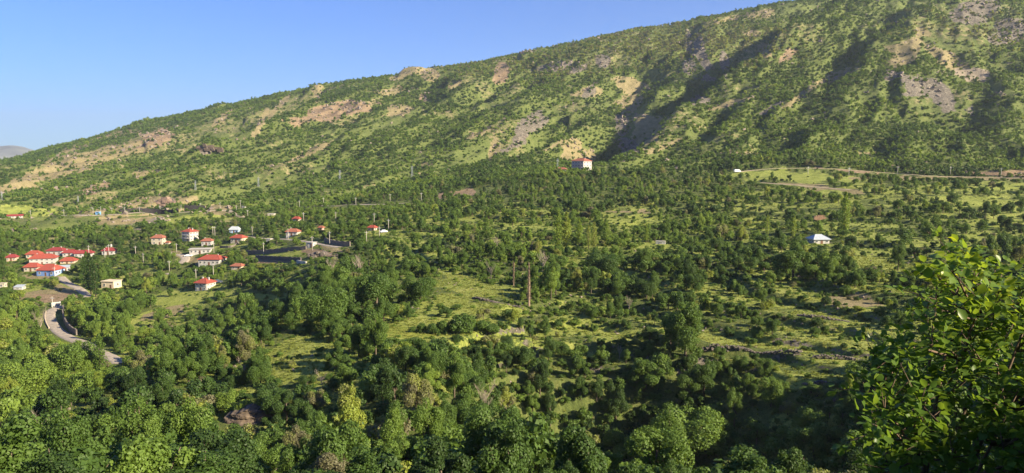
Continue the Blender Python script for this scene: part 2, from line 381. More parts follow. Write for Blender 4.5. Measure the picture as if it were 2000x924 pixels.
PATCHES = [(a, b, c, d, e, 'm' if (k == 'g' and b < 400 and a < 1450) or (k == 'g' and b < 300) else k, w) for a, b, c, d, e, k, w in PATCHES]
def patch_weights(px, py, x, y):
    wob = 1.0 + 1.9 * (fbm(px, py * 2.2, 34, 201, 5) - 0.5) * np.clip((520 - py) / 60, .45, 1)
    out = {k: np.zeros(np.shape(px)) for k in 'gytrspm'}
    clear = np.zeros(np.shape(px))
    for cx, cy, rx, ry, ang, kind, em in PATCHES:
        R0 = max(rx, ry) * 1.7
        m = (np.abs(px - cx) < R0) & (np.abs(py - cy) < R0)
        if not np.any(m): continue
        a = math.radians(ang)
        dx = px[m] - cx; dy = -(py[m] - cy)
        e1 = (dx * math.cos(a) + dy * math.sin(a)) / rx
        e2 = (-dx * math.sin(a) + dy * math.cos(a)) / ry
        d = np.sqrt(e1 * e1 + e2 * e2) * wob[m]
        w = 1 - sstep(0.75, 1.2, d)
        out[kind][m] = np.maximum(out[kind][m], w)
        clear[m] = np.maximum(clear[m], w * em)
    return out, clear

# ------------------------------------------------------------------ materials
MATS = {}
def nodes_of(m):
    m.use_nodes = True
    return m.node_tree.nodes, m.node_tree.links

def mat(name, col, rough=0.8, var=0.25, scale=3.0, metallic=0.0, spec=0.3, bump=0.0):
    """a plain procedural material: colour broken up by noise"""
    if name in MATS: return MATS[name]
    m = bpy.data.materials.new(name)
    N, L = nodes_of(m)
    p = N["Principled BSDF"]
    tc = N.new("ShaderNodeTexCoord"); nz = N.new("ShaderNodeTexNoise")
    nz.inputs["Scale"].default_value = scale; nz.inputs["Detail"].default_value = 5; nz.inputs["Roughness"].default_value = 0.65
    L.new(tc.outputs["Object"], nz.inputs["Vector"])
    r = N.new("ShaderNodeValToRGB")
    r.color_ramp.elements[0].position = 0.3; r.color_ramp.elements[1].position = 0.7
    r.color_ramp.elements[0].color = tuple(c * (1 - var) for c in col) + (1,)
    r.color_ramp.elements[1].color = tuple(min(1, c * (1 + var * 0.6)) for c in col) + (1,)
    L.new(nz.outputs["Fac"], r.inputs["Fac"]); L.new(r.outputs["Color"], p.inputs["Base Color"])
    p.inputs["Roughness"].default_value = rough; p.inputs["Metallic"].default_value = metallic
    p.inputs["Specular IOR Level"].default_value = spec
    if bump:
        b = N.new("ShaderNodeBump"); b.inputs["Strength"].default_value = bump; b.inputs["Distance"].default_value = 0.05
        L.new(nz.outputs["Fac"], b.inputs["Height"]); L.new(b.outputs["Normal"], p.inputs["Normal"])
    MATS[name] = m
    return m

def leaf_material(name, ramp, trans=0.34, rough=0.55, gain=1.0):
    m = bpy.data.materials.new(name)
    N, L = nodes_of(m)
    p = N["Principled BSDF"]; out = N["Material Output"]
    at = N.new("ShaderNodeAttribute"); at.attribute_type = 'INSTANCER'; at.attribute_name = "tone"
    oi = N.new("ShaderNodeObjectInfo")
    lf = N.new("ShaderNodeAttribute"); lf.attribute_type = 'GEOMETRY'; lf.attribute_name = "leaf"
    ad = N.new("ShaderNodeMath"); ad.operation = 'MULTIPLY_ADD'; ad.inputs[1].default_value = 0.16
    L.new(oi.outputs["Random"], ad.inputs[0]); L.new(at.outputs["Fac"], ad.inputs[2])
    ad2 = N.new("ShaderNodeMath"); ad2.operation = 'MULTIPLY_ADD'; ad2.inputs[1].default_value = 0.22
    L.new(lf.outputs["Fac"], ad2.inputs[0]); L.new(ad.outputs[0], ad2.inputs[2])
    sb = N.new("ShaderNodeMath"); sb.operation = 'SUBTRACT'; sb.inputs[1].default_value = 0.19
    L.new(ad2.outputs[0], sb.inputs[0])
    r = N.new("ShaderNodeValToRGB")
    els = r.color_ramp.elements
    while len(els) < len(ramp): els.new(0.5)
    for e, (pos, c) in zip(els, ramp):
        e.position = pos; e.color = tuple(v * gain for v in c) + (1,)
    L.new(sb.outputs[0], r.inputs["Fac"])
    L.new(r.outputs["Color"], p.inputs["Base Color"])
    p.inputs["Roughness"].default_value = rough
    p.inputs["Specular IOR Level"].default_value = 0.25
    tr = N.new("ShaderNodeBsdfTranslucent")
    hs = N.new("ShaderNodeHueSaturation"); hs.inputs["Hue"].default_value = 0.475; hs.inputs["Value"].default_value = 1.6; hs.inputs["Saturation"].default_value = 1.1
    L.new(r.outputs["Color"], hs.inputs["Color"]); L.new(hs.outputs["Color"], tr.inputs["Color"])
    mx = N.new("ShaderNodeMixShader"); mx.inputs[0].default_value = trans
    L.new(p.outputs[0], mx.inputs[1]); L.new(tr.outputs[0], mx.inputs[2]); L.new(mx.outputs[0], out.inputs["Surface"])
    MATS[name] = m
    return m

GREENS = [(0.0, (.034, .066, .018)), (0.25, (.064, .118, .024)), (0.5, (.110, .180, .032)), (0.72, (.165, .245, .040)), (0.85, (.24, .29, .045)), (1.0, (.155, .150, .085))]
LEAF = leaf_material("foliage_green", GREENS)
M_TRUNK = mat("bark", (.13, .10, .075), 0.9, 0.4, 8)
M_DEAD = mat("bare_wood", (.30, .25, .20), 0.9, 0.3, 6)

def ground_material():
    m = bpy.data.materials.new("ground_cover")
    N, L = nodes_of(m)
    p = N["Principled BSDF"]
    tc = N.new("ShaderNodeTexCoord")
    def noise(scale, det=6, rough=0.65, dist=0.0):
        n = N.new("ShaderNodeTexNoise"); n.inputs["Scale"].default_value = scale; n.inputs["Detail"].default_value = det
        n.inputs["Roughness"].default_value = rough; n.inputs["Distortion"].default_value = dist
        L.new(tc.outputs["Object"], n.inputs["Vector"]); return n
    def ramp(src, stops):
        r = N.new("ShaderNodeValToRGB"); e = r.color_ramp.elements
        while len(e) < len(stops): e.new(0.5)
        for q, (pos, c) in zip(e, stops): q.position = pos; q.color = tuple(c) + (1,)
        L.new(src, r.inputs["Fac"]); return r
    def mix(fac, a, b):
        x = N.new("ShaderNodeMix"); x.data_type = 'RGBA'
        L.new(fac, x.inputs["Factor"]); L.new(a, x.inputs["A"]); L.new(b, x.inputs["B"]); return x.outputs["Result"]
    big = noise(0.02, 8, 0.7); med = noise(0.16, 8, 0.7); fine = noise(1.3, 8, 0.75); stone = noise(0.35, 10, 0.8, 0.6)
    fm = N.new("ShaderNodeMath"); fm.operation = 'MULTIPLY_ADD'; fm.inputs[1].default_value = 0.5
    hf = N.new("ShaderNodeMath"); hf.operation = 'MULTIPLY'; hf.inputs[1].default_value = 0.5
    L.new(med.outputs["Fac"], hf.inputs[0]); L.new(fine.outputs["Fac"], fm.inputs[0]); L.new(hf.outputs[0], fm.inputs[2])
    base = ramp(fm.outputs[0], [(0.34, (.055, .08, .024)), (0.5, (.105, .135, .038)), (0.64, (.17, .18, .06))]).outputs["Color"]
    grass = ramp(fm.outputs[0], [(0.36, (.13, .165, .036)), (0.5, (.235, .275, .060)), (0.64, (.34, .35, .11))]).outputs["Color"]
    yel = ramp(fm.outputs[0], [(0.38, (.12, .17, .025)), (0.5, (.21, .245, .045)), (0.62, (.31, .31, .06))]).outputs["Color"]
    tan = ramp(fm.outputs[0], [(0.34, (.12, .12, .05)), (0.47, (.21, .18, .09)), (0.62, (.31, .255, .15))]).outputs["Color"]
    soil = ramp(fm.outputs[0], [(0.36, (.13, .10, .055)), (0.5, (.24, .175, .11)), (0.64, (.33, .25, .165))]).outputs["Color"]
    rock = ramp(stone.outputs["Fac"], [(0.36, (.05, .046, .038)), (0.5, (.145, .13, .105)), (0.62, (.26, .23, .185))]).outputs["Color"]
    pale = ramp(fm.outputs[0], [(0.36, (.20, .165, .12)), (0.62, (.32, .27, .20))]).outputs["Color"]
    mg = ramp(fm.outputs[0], [(0.34, (.065, .09, .028)), (0.5, (.112, .142, .042)), (0.64, (.175, .192, .068))]).outputs['Color']
    col = base
    edge = N.new("ShaderNodeMath"); edge.operation = 'MULTIPLY_ADD'; edge.inputs[1].default_value = 3.2; edge.inputs[2].default_value = -1.6
    L.new(fm.outputs[0], edge.inputs[0])
    for key, c in (('m', mg), ('g', grass), ('t', tan), ('y', yel), ('s', soil), ('p', pale), ('r', rock)):
        at = N.new("ShaderNodeAttribute"); at.attribute_name = "w_" + key
        s = N.new("ShaderNodeMath"); s.operation = 'ADD'
        L.new(at.outputs["Fac"], s.inputs[0]); L.new(edge.outputs[0], s.inputs[1])
        mr = N.new("ShaderNodeMapRange"); mr.interpolation_type = 'SMOOTHSTEP'
        mr.inputs["From Min"].default_value = 0.38; mr.inputs["From Max"].default_value = 0.58
        L.new(s.outputs[0], mr.inputs["Value"])
        col = mix(mr.outputs["Result"], col, c)
    L.new(col, p.inputs["Base Color"])
    p.inputs["Roughness"].default_value = 0.95; p.inputs["Specular IOR Level"].default_value = 0.1
    b = N.new("ShaderNodeBump"); b.inputs["Strength"].default_value = 0.6; b.inputs["Distance"].default_value = 0.6
    L.new(fm.outputs[0], b.inputs["Height"])
    b2 = N.new("ShaderNodeBump"); b2.inputs["Strength"].default_value = 0.5; b2.inputs["Distance"].default_value = 4.0
    L.new(stone.outputs["Fac"], b2.inputs["Height"]); L.new(b.outputs["Normal"], b2.inputs["Normal"])
    L.new(b2.outputs["Normal"], p.inputs["Normal"])
    return m

# ------------------------------------------------------------------ mesh helpers
def mesh_np(name, V, Fq, mats, mat_idx=None, attrs=None, smooth=False):
    """V (n,3), Fq (m,k) faces of equal size"""
    me = bpy.data.meshes.new(name)
    n, m, k = len(V), len(Fq), Fq.shape[1]
    me.vertices.add(n); me.vertices.foreach_set("co", np.asarray(V, np.float32).ravel())
    me.loops.add(m * k); me.loops.foreach_set("vertex_index", np.asarray(Fq, np.int32).ravel())
    me.polygons.add(m); me.polygons.foreach_set("loop_start", np.arange(0, m * k, k, dtype=np.int32))
    try: me.polygons.foreach_set("loop_total", np.full(m, k, np.int32))
    except Exception: pass
    for q in mats: me.materials.append(q)
    if mat_idx is not None: me.polygons.foreach_set("material_index", np.asarray(mat_idx, np.int32))
    if smooth: me.polygons.foreach_set("use_smooth", np.ones(m, bool))
    me.update(calc_edges=True)
    for an, (dom, arr) in (attrs or {}).items():
        a = me.attributes.new(an, 'FLOAT', dom); a.data.foreach_set("value", np.asarray(arr, np.float32))
    return me

class MB:
    """collects boxes, tubes and polygons into one mesh"""
    def __init__(s): s.v = []; s.f = []; s.m = []
    def add(s, vs, fs, mi=0):
        o = len(s.v); s.v += [tuple(v) for v in vs]; s.f += [tuple(i + o for i in f) for f in fs]; s.m += [mi] * len(fs)
    def box(s, x0, x1, y0, y1, z0, z1, mi=0):
        s.add([(x0, y0, z0), (x1, y0, z0), (x1, y1, z0), (x0, y1, z0), (x0, y0, z1), (x1, y0, z1), (x1, y1, z1), (x0, y1, z1)],
              [(3, 2, 1, 0), (4, 5, 6, 7), (0, 1, 5, 4), (1, 2, 6, 5), (2, 3, 7, 6), (3, 0, 4, 7)], mi)
    def tube(s, pts, radii, n=6, mi=0, cap=True):
        rings = []
        pts = [Vector(p) for p in pts]
        for i, p in enumerate(pts):
            d = (pts[min(i + 1, len(pts) - 1)] - pts[max(i - 1, 0)])
            if d.length < 1e-6: d = Vector((0, 0, 1))
            d.normalize()
            a = d.orthogonal().normalized() if i == 0 else (prev - d * prev.dot(d)).normalized()
            prev = a; b = d.cross(a)
            rings.append([p + (a * math.cos(2 * math.pi * k / n) + b * math.sin(2 * math.pi * k / n)) * radii[i] for k in range(n)])
        vs = [v for r in rings for v in r]; fs = []
        for i in range(len(pts) - 1):
            for k in range(n):
                fs.append((i * n + k, i * n + (k + 1) % n, (i + 1) * n + (k + 1) % n, (i + 1) * n + k))
        if cap:
            fs.append(tuple(range(n - 1, -1, -1))); fs.append(tuple((len(pts) - 1) * n + k for k in range(n)))
        s.add(vs, fs, mi)
    def mesh(s, name, mats, smooth=False):
        me = bpy.data.meshes.new(name); me.from_pydata(s.v, [], s.f)
        for q in (mats if isinstance(mats, (list, tuple)) else [mats]): me.materials.append(q)
        if s.m and max(s.m) > 0: me.polygons.foreach_set("material_index", s.m)
        if smooth: me.polygons.foreach_set("use_smooth", [True] * len(s.f))
        me.update()
        return me
    def build(s, name, mats, parent=None, smooth=False):
        o = bpy.data.objects.new(name, s.mesh(name, mats, smooth)); C.objects.link(o)
        if parent is not None: o.parent = parent
        return o

def tag(o, label=None, cat=None, group=None, kind=None):
    if label: o["label"] = label
    if cat: o["category"] = cat
    if group: o["group"] = group
    if kind: o["kind"] = kind
    return o

def empty(name, loc, rz=0.0):
    o = bpy.data.objects.new(name, None); C.objects.link(o)
    o.location = loc; o.rotation_euler = (0, 0, rz); o.empty_display_size = 0.5
    return o

def forest_density(x, y):
    n1 = fbm(x, y, 60, 711, 4); n2 = fbm(x, y, 18, 712, 3)
    n3 = fbm(x, y, 30, 713, 4)
    return .58 + .42 * sstep(.38, .48, n1 * .45 + n2 * .2 + n3 * .35)
# ------------------------------------------------------------------ terrain sheet
ang = np.concatenate([np.radians(np.linspace(-41, 41, 900)), np.radians(np.linspace(41, 319, 150)[1:-1])])
rad = np.concatenate([np.exp(np.linspace(math.log(0.4), math.log(60), 90))[:-1],
                      np.exp(np.linspace(math.log(60), math.log(520), 520))[:-1],
                      np.exp(np.linspace(math.log(520), math.log(2300), 400))[:-1],
                      np.exp(np.linspace(math.log(2300), math.log(22000), 60))])
na, nr = len(ang), len(rad)
GX = (rad[:, None] * np.sin(ang)[None, :]).ravel()
GY = (rad[:, None] * np.cos(ang)[None, :]).ravel()
GZ, GPX, GPY, GFR, GS = height(GX, GY, extra=True)
W, CLEAR = patch_weights(GPX, GPY, GX, GY)
infront = (GY > 40)
for k in W: W[k] = W[k] * infront
# bare faces of the terrace steps and of very steep banks
# slope estimate per ring direction
Zg = GZ.reshape(nr, na)
dzr = np.gradient(Zg, axis=0) / np.gradient(rad)[:, None]
steep = sstep(0.55, 0.95, np.abs(dzr)).ravel() * ((GY > 150) & (GY < 480) & (GPX > 720) & (GPY < 720))
W['r'] = np.maximum(W['r'], steep * 0.62 * (fbm(GX, GY, 14, 301) > 0.47))
# general patchiness of the mountain and hill grass
mnt = sstep(480, 620, np.hypot(GX, GY))
gp = fbm(GX, GY, 70, 331, 5)
lush = sstep(1150, 1350, GPX) * sstep(215, 250, GPY)
W['m'] = np.maximum(W['m'], (0.10 + 0.85 * (1 - forest_density(GX, GY))) * mnt * (1 - .85 * lush))
W['t'] = np.maximum(W['t'], 0.42 * sstep(0.55, 0.70, fbm(GX, GY, 90, 377, 5)) * mnt)
tread = (GFR > 0) & (GFR < .7) & (GPX > 740) & (GY > 145) & (GY < 480)
notrav = 1 - ((GPY > 700) & (GPX > 940) & (GPX < 1500))
W['g'] = np.maximum(W['g'], .72 * tread * notrav * sstep(.35, .5, fbm(GX, GY, 30, 353, 3)))
W['g'] = np.maximum(W['g'], 0.55 * (1 - mnt) * notrav * sstep(0.4, 0.6, fbm(GX, GY, 25, 351, 4)))
lx, ly_, _ = pt(500, 800, 131)

TW = W
V = np.stack([GX, GY, GZ], 1)
ii, jj = np.meshgrid(np.arange(nr - 1), np.arange(na), indexing='ij')
j2 = (jj + 1) % na
Fq = np.stack([ii * na + jj, ii * na + j2, (ii + 1) * na + j2, (ii + 1) * na + jj], -1).reshape(-1, 4)[:, ::-1]
terr = mesh_np("ground", V, Fq, [ground_material()], attrs={"w_" + k: ('POINT', W[k]) for k in W}, smooth=True)
ground_o = bpy.data.objects.new("ground", terr); C.objects.link(ground_o)
tag(ground_o, kind="structure")

# far range on the horizon at the left
def far_range():
    n, m = 260, 60
    us = np.linspace(-1.15, -0.25, n); ys = np.linspace(9000, 13500, m)
    U, Yg = np.meshgrid(us, ys)
    X = U * Yg
    t = (Yg - 9000) / 4500.0
    prof = np.sin(np.clip(t, 0, 1) * math.pi) ** 0.8
    px = CX + F * U
    crest = np.interp(px, [-900, -300, -120, 0, 40, 70, 100, 150, 260, 700], [255, 268, 280, 284, 288, 297, 304, 316, 335, 360])
    top = (310 - crest) / F * 11300
    Z = -170 + (top + 170) * prof + prof * 420 * (fbm(X, Yg, 1300, 501, 7) - 0.5) * np.clip((360 - crest) / 60, 0, 1)
    Vv = np.stack([X.ravel(), Yg.ravel(), Z.ravel()], 1)
    a, b = np.meshgrid(np.arange(m - 1), np.arange(n - 1), indexing='ij')
    Ff = np.stack([a * n + b, a * n + b + 1, (a + 1) * n + b + 1, (a + 1) * n + b], -1).reshape(-1, 4)
    mm = mat("far_rock", (.20, .21, .17), 0.95, 0.6, 0.003)
    N, L = mm.node_tree.nodes, mm.node_tree.links
    me = mesh_np("mountains", Vv, Ff, [mm], smooth=True)
    o = bpy.data.objects.new("mountains", me); C.objects.link(o); tag(o, kind="structure")
far_range()

# ------------------------------------------------------------------ foliage prototypes
def crown_arrays(seed, nl, leaves, size, rx=1.0, rz=0.85, zc=1.0, lobe=(.28, .42), flat=0.2, core=.4):
    zc = zc * 0.80
    """leaf sized quads gathered in lobes; crown radius 1, centred at height zc"""
    g = np.random.default_rng(seed)
    d = g.normal(size=(nl, 3)); d[:, 2] = np.where(g.random(nl) < .3, -0.55 * np.abs(d[:, 2]), np.abs(d[:, 2]) - .15)
    d /= np.linalg.norm(d, axis=1)[:, None]
    rr = g.uniform(0.35, 0.88, nl)[:, None]
    cen = d * rr * np.array([rx, rx, rz])
    lr = g.uniform(lobe[0] * .6, lobe[1] * 1.12, nl)
    idx = g.choice(nl, leaves, p=lr ** 2 / (lr ** 2).sum())
    v = g.normal(size=(leaves, 3)); v[:, 2] += flat * 1.5
    v /= np.linalg.norm(v, axis=1)[:, None]
    q = g.uniform(0.55, 1.08, leaves) ** 0.6
    P = cen[idx] + v * (lr[idx] * q)[:, None]
    stray = g.random(leaves) < 0.05
    P[stray] *= g.uniform(1.0, 1.14, (stray.sum(), 1))
    P[:, 2] += zc
    nrm = v * 0.9 + g.normal(size=(leaves, 3)) * 0.55 + np.array([0, 0, 0.25])
    nrm /= np.linalg.norm(nrm, axis=1)[:, None]
    t = np.cross(nrm, g.normal(size=(leaves, 3))); t /= np.linalg.norm(t, axis=1)[:, None]
    b = np.cross(nrm, t)
    sz = size * g.uniform(0.6, 1.35, leaves)[:, None]
    a1 = t * sz; b1 = b * sz * 0.7
    lift = nrm * sz * 0.25
    Vv = np.stack([P - a1, P - b1 + lift, P + a1, P + b1 + lift * 0.2], 1).reshape(-1, 3)
    Ff = np.arange(leaves * 4).reshape(-1, 4)
    lt = (0.55 * g.random(nl)[idx] + 0.45 * g.random(leaves))
    return Vv, Ff, np.repeat(lt, 4), cen

def trunk_part(cen, zc, r0=0.07, mb=None, n=6, maxb=7):
    mb = mb or MB()
    mb.tube([(0, 0, -0.35), (0.02, 0.01, zc * 0.5), (0.0, 0.02, zc * 1.05)], [r0, r0 * 0.75, r0 * 0.35], n)
    for c in cen[:maxb]:
        mb.tube([(0.01, 0, zc * 0.45), (c[0] * 0.55, c[1] * 0.55, zc * 0.7 + c[2] * 0.4), (c[0] * .9, c[1] * .9, zc + c[2] * .9)], [r0 * 0.5, r0 * 0.32, r0 * 0.12], 4)
    return mb

def combined(name, Vv, Ff, lt, mb, wood=None):
    mv = np.array(mb.v); quads = [f if len(f) == 4 else None for f in mb.f]
    tq = np.array([f for f in quads if f is not None]) + len(Vv)
    Va = np.vstack([Vv, mv]); Fa = np.vstack([Ff, tq])
    mi = np.concatenate([np.zeros(len(Ff)), np.ones(len(tq))])
    return mesh_np(name, Va, Fa, [LEAF, wood or M_TRUNK], mi, {"leaf": ('POINT', np.concatenate([lt, np.zeros(len(mv))]))})

SHAPES = {   # kind: list of (nl, rx, rz, zc, flat)
    'tree': [(26, 1, .95, 1.15, .2), (18, .9, 1.25, 1.5, .1), (30, 1.05, .8, 1.0, .3), (13, .85, 1.1, 1.35, .1), (22, .8, 1.5, 1.75, .1), (34, 1.1, .9, 1.05, .25), (11, 1, 1.0, 1.25, .1), (16, .7, 1.7, 1.95, 0)],
    'shrub': [(18, 1, .75, .55, .3), (12, 1, .7, .5, .3), (22, 1.1, .65, .5, .3), (14, .95, .9, .7, .2)],
}
NEAR = {'tree': [], 'shrub': []}
for kind, lst in SHAPES.items():
    for i, (nl, rx, rz, zc, fl) in enumerate(lst):
        nleaf = 11500 if kind == 'tree' else 5000
        Vv, Ff, lt, cen = crown_arrays(100 + i + (50 if kind == 'shrub' else 0), nl, nleaf, 0.0355 if kind == 'tree' else 0.054, rx, rz, zc, flat=fl, lobe=(.24, .40))
        cm = mesh_np("crown", Vv, Ff, [LEAF], None, {"leaf": ('POINT', lt)})
        tm = trunk_part(cen, zc).mesh("trunk", [M_TRUNK], True)
        NEAR[kind].append((cm, tm, zc + rz))
protos = bpy.data.collections.new("foliage_library")       # never linked to the scene: only instanced from
PLIB = []
def lib(me):
    o = bpy.data.objects.new("library_%03d" % len(PLIB), me); protos.objects.link(o); PLIB.append(o); return len(PLIB) - 1
MIDT = []; MIDS = []; FART = []
for i, (nl, rx, rz, zc, fl) in enumerate(SHAPES['tree']):
    Vv, Ff, lt, cen = crown_arrays(200 + i, nl, 1700, 0.085, rx, rz, zc, flat=fl, lobe=(.25, .40))
    MIDT.append(lib(combined("mid_tree", Vv, Ff, lt, trunk_part(cen, zc, maxb=4))))
for i, (nl, rx, rz, zc, fl) in enumerate(SHAPES['shrub']):
    Vv, Ff, lt, cen = crown_arrays(240 + i, nl, 800, 0.12, rx, rz, zc, flat=fl)
    MIDS.append(lib(combined("mid_shrub", Vv, Ff, lt, trunk_part(cen, zc, maxb=2))))
for i in range(6):
    nl, rx, rz, zc, fl = SHAPES['tree'][i]
    Vv, Ff, lt, cen = crown_arrays(270 + i, 8, 110, 0.26, 1, .8, 0.9, flat=.3)
    FART.append(lib(combined("far_tree", Vv, Ff, lt, trunk_part(cen, .8, maxb=0, n=3))))

def gn_scatter(name, P, idx, rot, scl, tone):
    me = bpy.data.meshes.new(name)
    me.vertices.add(len(P)); me.vertices.foreach_set("co", P.astype(np.float32).ravel())
    def at(n, t, arr, key="value"):
        a = me.attributes.new(n, t, 'POINT'); a.data.foreach_set(key, arr.ravel())
    at("pick", 'INT', idx.astype(np.int32)); at("tone", 'FLOAT', tone.astype(np.float32))
    at("rot", 'FLOAT_VECTOR', rot.astype(np.float32), "vector"); at("scl", 'FLOAT_VECTOR', scl.astype(np.float32), "vector")
    o = bpy.data.objects.new(name, me); C.objects.link(o)
    ng = bpy.data.node_groups.new(name + "_nodes", 'GeometryNodeTree')
    ng.interface.new_socket("Geometry", in_out='INPUT', socket_type='NodeSocketGeometry')
    ng.interface.new_socket("Geometry", in_out='OUTPUT', socket_type='NodeSocketGeometry')
    N, L = ng.nodes, ng.links
    gi = N.new("NodeGroupInput"); go = N.new("NodeGroupOutput")
    ci = N.new("GeometryNodeCollectionInfo"); ci.inputs["Collection"].default_value = protos
    ci.inputs["Separate Children"].default_value = True; ci.inputs["Reset Children"].default_value = True
    ip = N.new("GeometryNodeInstanceOnPoints"); ip.inputs["Pick Instance"].default_value = True
    def na_(n, t):
        q = N.new("GeometryNodeInputNamedAttribute"); q.data_type = t; q.inputs["Name"].default_value = n
        return [s for s in q.outputs if s.enabled][0]
    L.new(gi.outputs[0], ip.inputs["Points"]); L.new(ci.outputs[0], ip.inputs["Instance"])
    L.new(na_("pick", 'INT'), ip.inputs["Instance Index"])
    L.new(na_("rot", 'FLOAT_VECTOR'), ip.inputs["Rotation"]); L.new(na_("scl", 'FLOAT_VECTOR'), ip.inputs["Scale"])
    L.new(ip.outputs[0], go.inputs[0])
    md = o.modifiers.new("scatter", 'NODES'); md.node_group = ng
    return o

# ------------------------------------------------------------------ things traced on the land: where they stand
KEEP = []        # (px0, px1, lowest allowed pixel top of a crown in front, forward distance)
CIRC = []        # (x, y, r) free of plants
HM = np.maximum.accumulate(Zg / rad[:, None], axis=0)
def seen(x, y, ztop):
    R = np.hypot(x, y); a = np.arctan2(x, y)
    j = np.clip(np.round((a - ang[0]) / (ang[1] - ang[0])).astype(int), 0, 899)
    i = np.clip(np.searchsorted(rad, R) - 3, 0, nr - 1)
    return ztop / R > HM[i, j]

M_GLASS = mat("window_glass", (.035, .045, .06), 0.15, 0.2, 2, spec=0.6)
M_FRAME = mat("window_frame_paint", (.62, .60, .56), 0.6, 0.15, 4)
M_REDTILE = mat("red_tiles", (.30, .068, .045), 0.75, 0.28, 2.2)
M_ORTILE = mat("orange_tiles", (.29, .11, .07), 0.8, 0.35, 2.2)
M_DKTILE = mat("maroon_tiles", (.24, .04, .04), 0.75, 0.3, 2.2)
M_CONC = mat("concrete", (.42, .40, .36), 0.9, 0.25, 1.2)
M_METAL = mat("pale_sheet_metal", (.40, .44, .48), 0.4, 0.12, 1.0, spec=0.5)
M_STONE = mat("dark_stone", (.115, .10, .095), 0.95, 0.5, 1.6, bump=0.6)
M_STONE2 = mat("grey_stone", (.17, .145, .125), 0.95, 0.5, 1.4, bump=0.6)
M_ROAD = mat("road_surface", (.36, .31, .25), 0.95, 0.42, 0.7, bump=.3)
M_DIRT = mat("dirt_track", (.38, .31, .21), 0.95, 0.3, 0.4)
M_POLE = mat("pole_concrete", (.50, .46, .40), 0.85, 0.12, 2)
M_STEEL = mat("galvanised_steel", (.42, .45, .47), 0.5, 0.15, 2, metallic=0.3)
def wallmat(n, c): return mat("plaster_" + n, c, 0.9, 0.14, 0.8)
W_WHITE = wallmat("white", (.42, .41, .385)); W_CREAM = wallmat("cream", (.47, .42, .32)); W_BLUE = wallmat("blue", (.30, .44, .66))
W_TAN = wallmat("tan", (.52, .40, .28)); W_GREY = wallmat("grey", (.42, .41, .40)); W_PINK = wallmat("pink", (.56, .40, .33)); W_SAND = wallmat("sand", (.60, .50, .36))

_wmesh = {}
def window_meshes(w, h):
    k = (round(w, 2), round(h, 2))
    if k not in _wmesh:
        f = MB(); t = 0.08
        f.box(-w/2, w/2, -.05, .03, -h/2, -h/2 + t); f.box(-w/2, w/2, -.05, .03, h/2 - t, h/2)
        f.box(-w/2, -w/2 + t, -.047, .03, -h/2 + t, h/2 - t); f.box(w/2 - t, w/2, -.047, .03, -h/2 + t, h/2 - t)
        f.box(-t/2.5, t/2.5, -.04, .03, -h/2 + t, h/2 - t)
        f.box(-w/2 - .08, w/2 + .08, -.12, .03, -h/2 - .07, -h/2 - .002)
        p = MB(); p.box(-w/2 + t, w/2 - t, -.02, .01, -h/2 + t, h/2 - t)
        _wmesh[k] = (f.mesh("window", M_FRAME), p.mesh("pane", M_GLASS))
    return _wmesh[k]

def put_window(root, x, y, z, rz, w=1.1, h=1.2):
    f, p = window_meshes(w, h)
    o = bpy.data.objects.new("window", f); C.objects.link(o); o.parent = root; o.location = (x, y, z); o.rotation_euler = (0, 0, rz)
    q = bpy.data.objects.new("pane", p); C.objects.link(q); q.parent = o

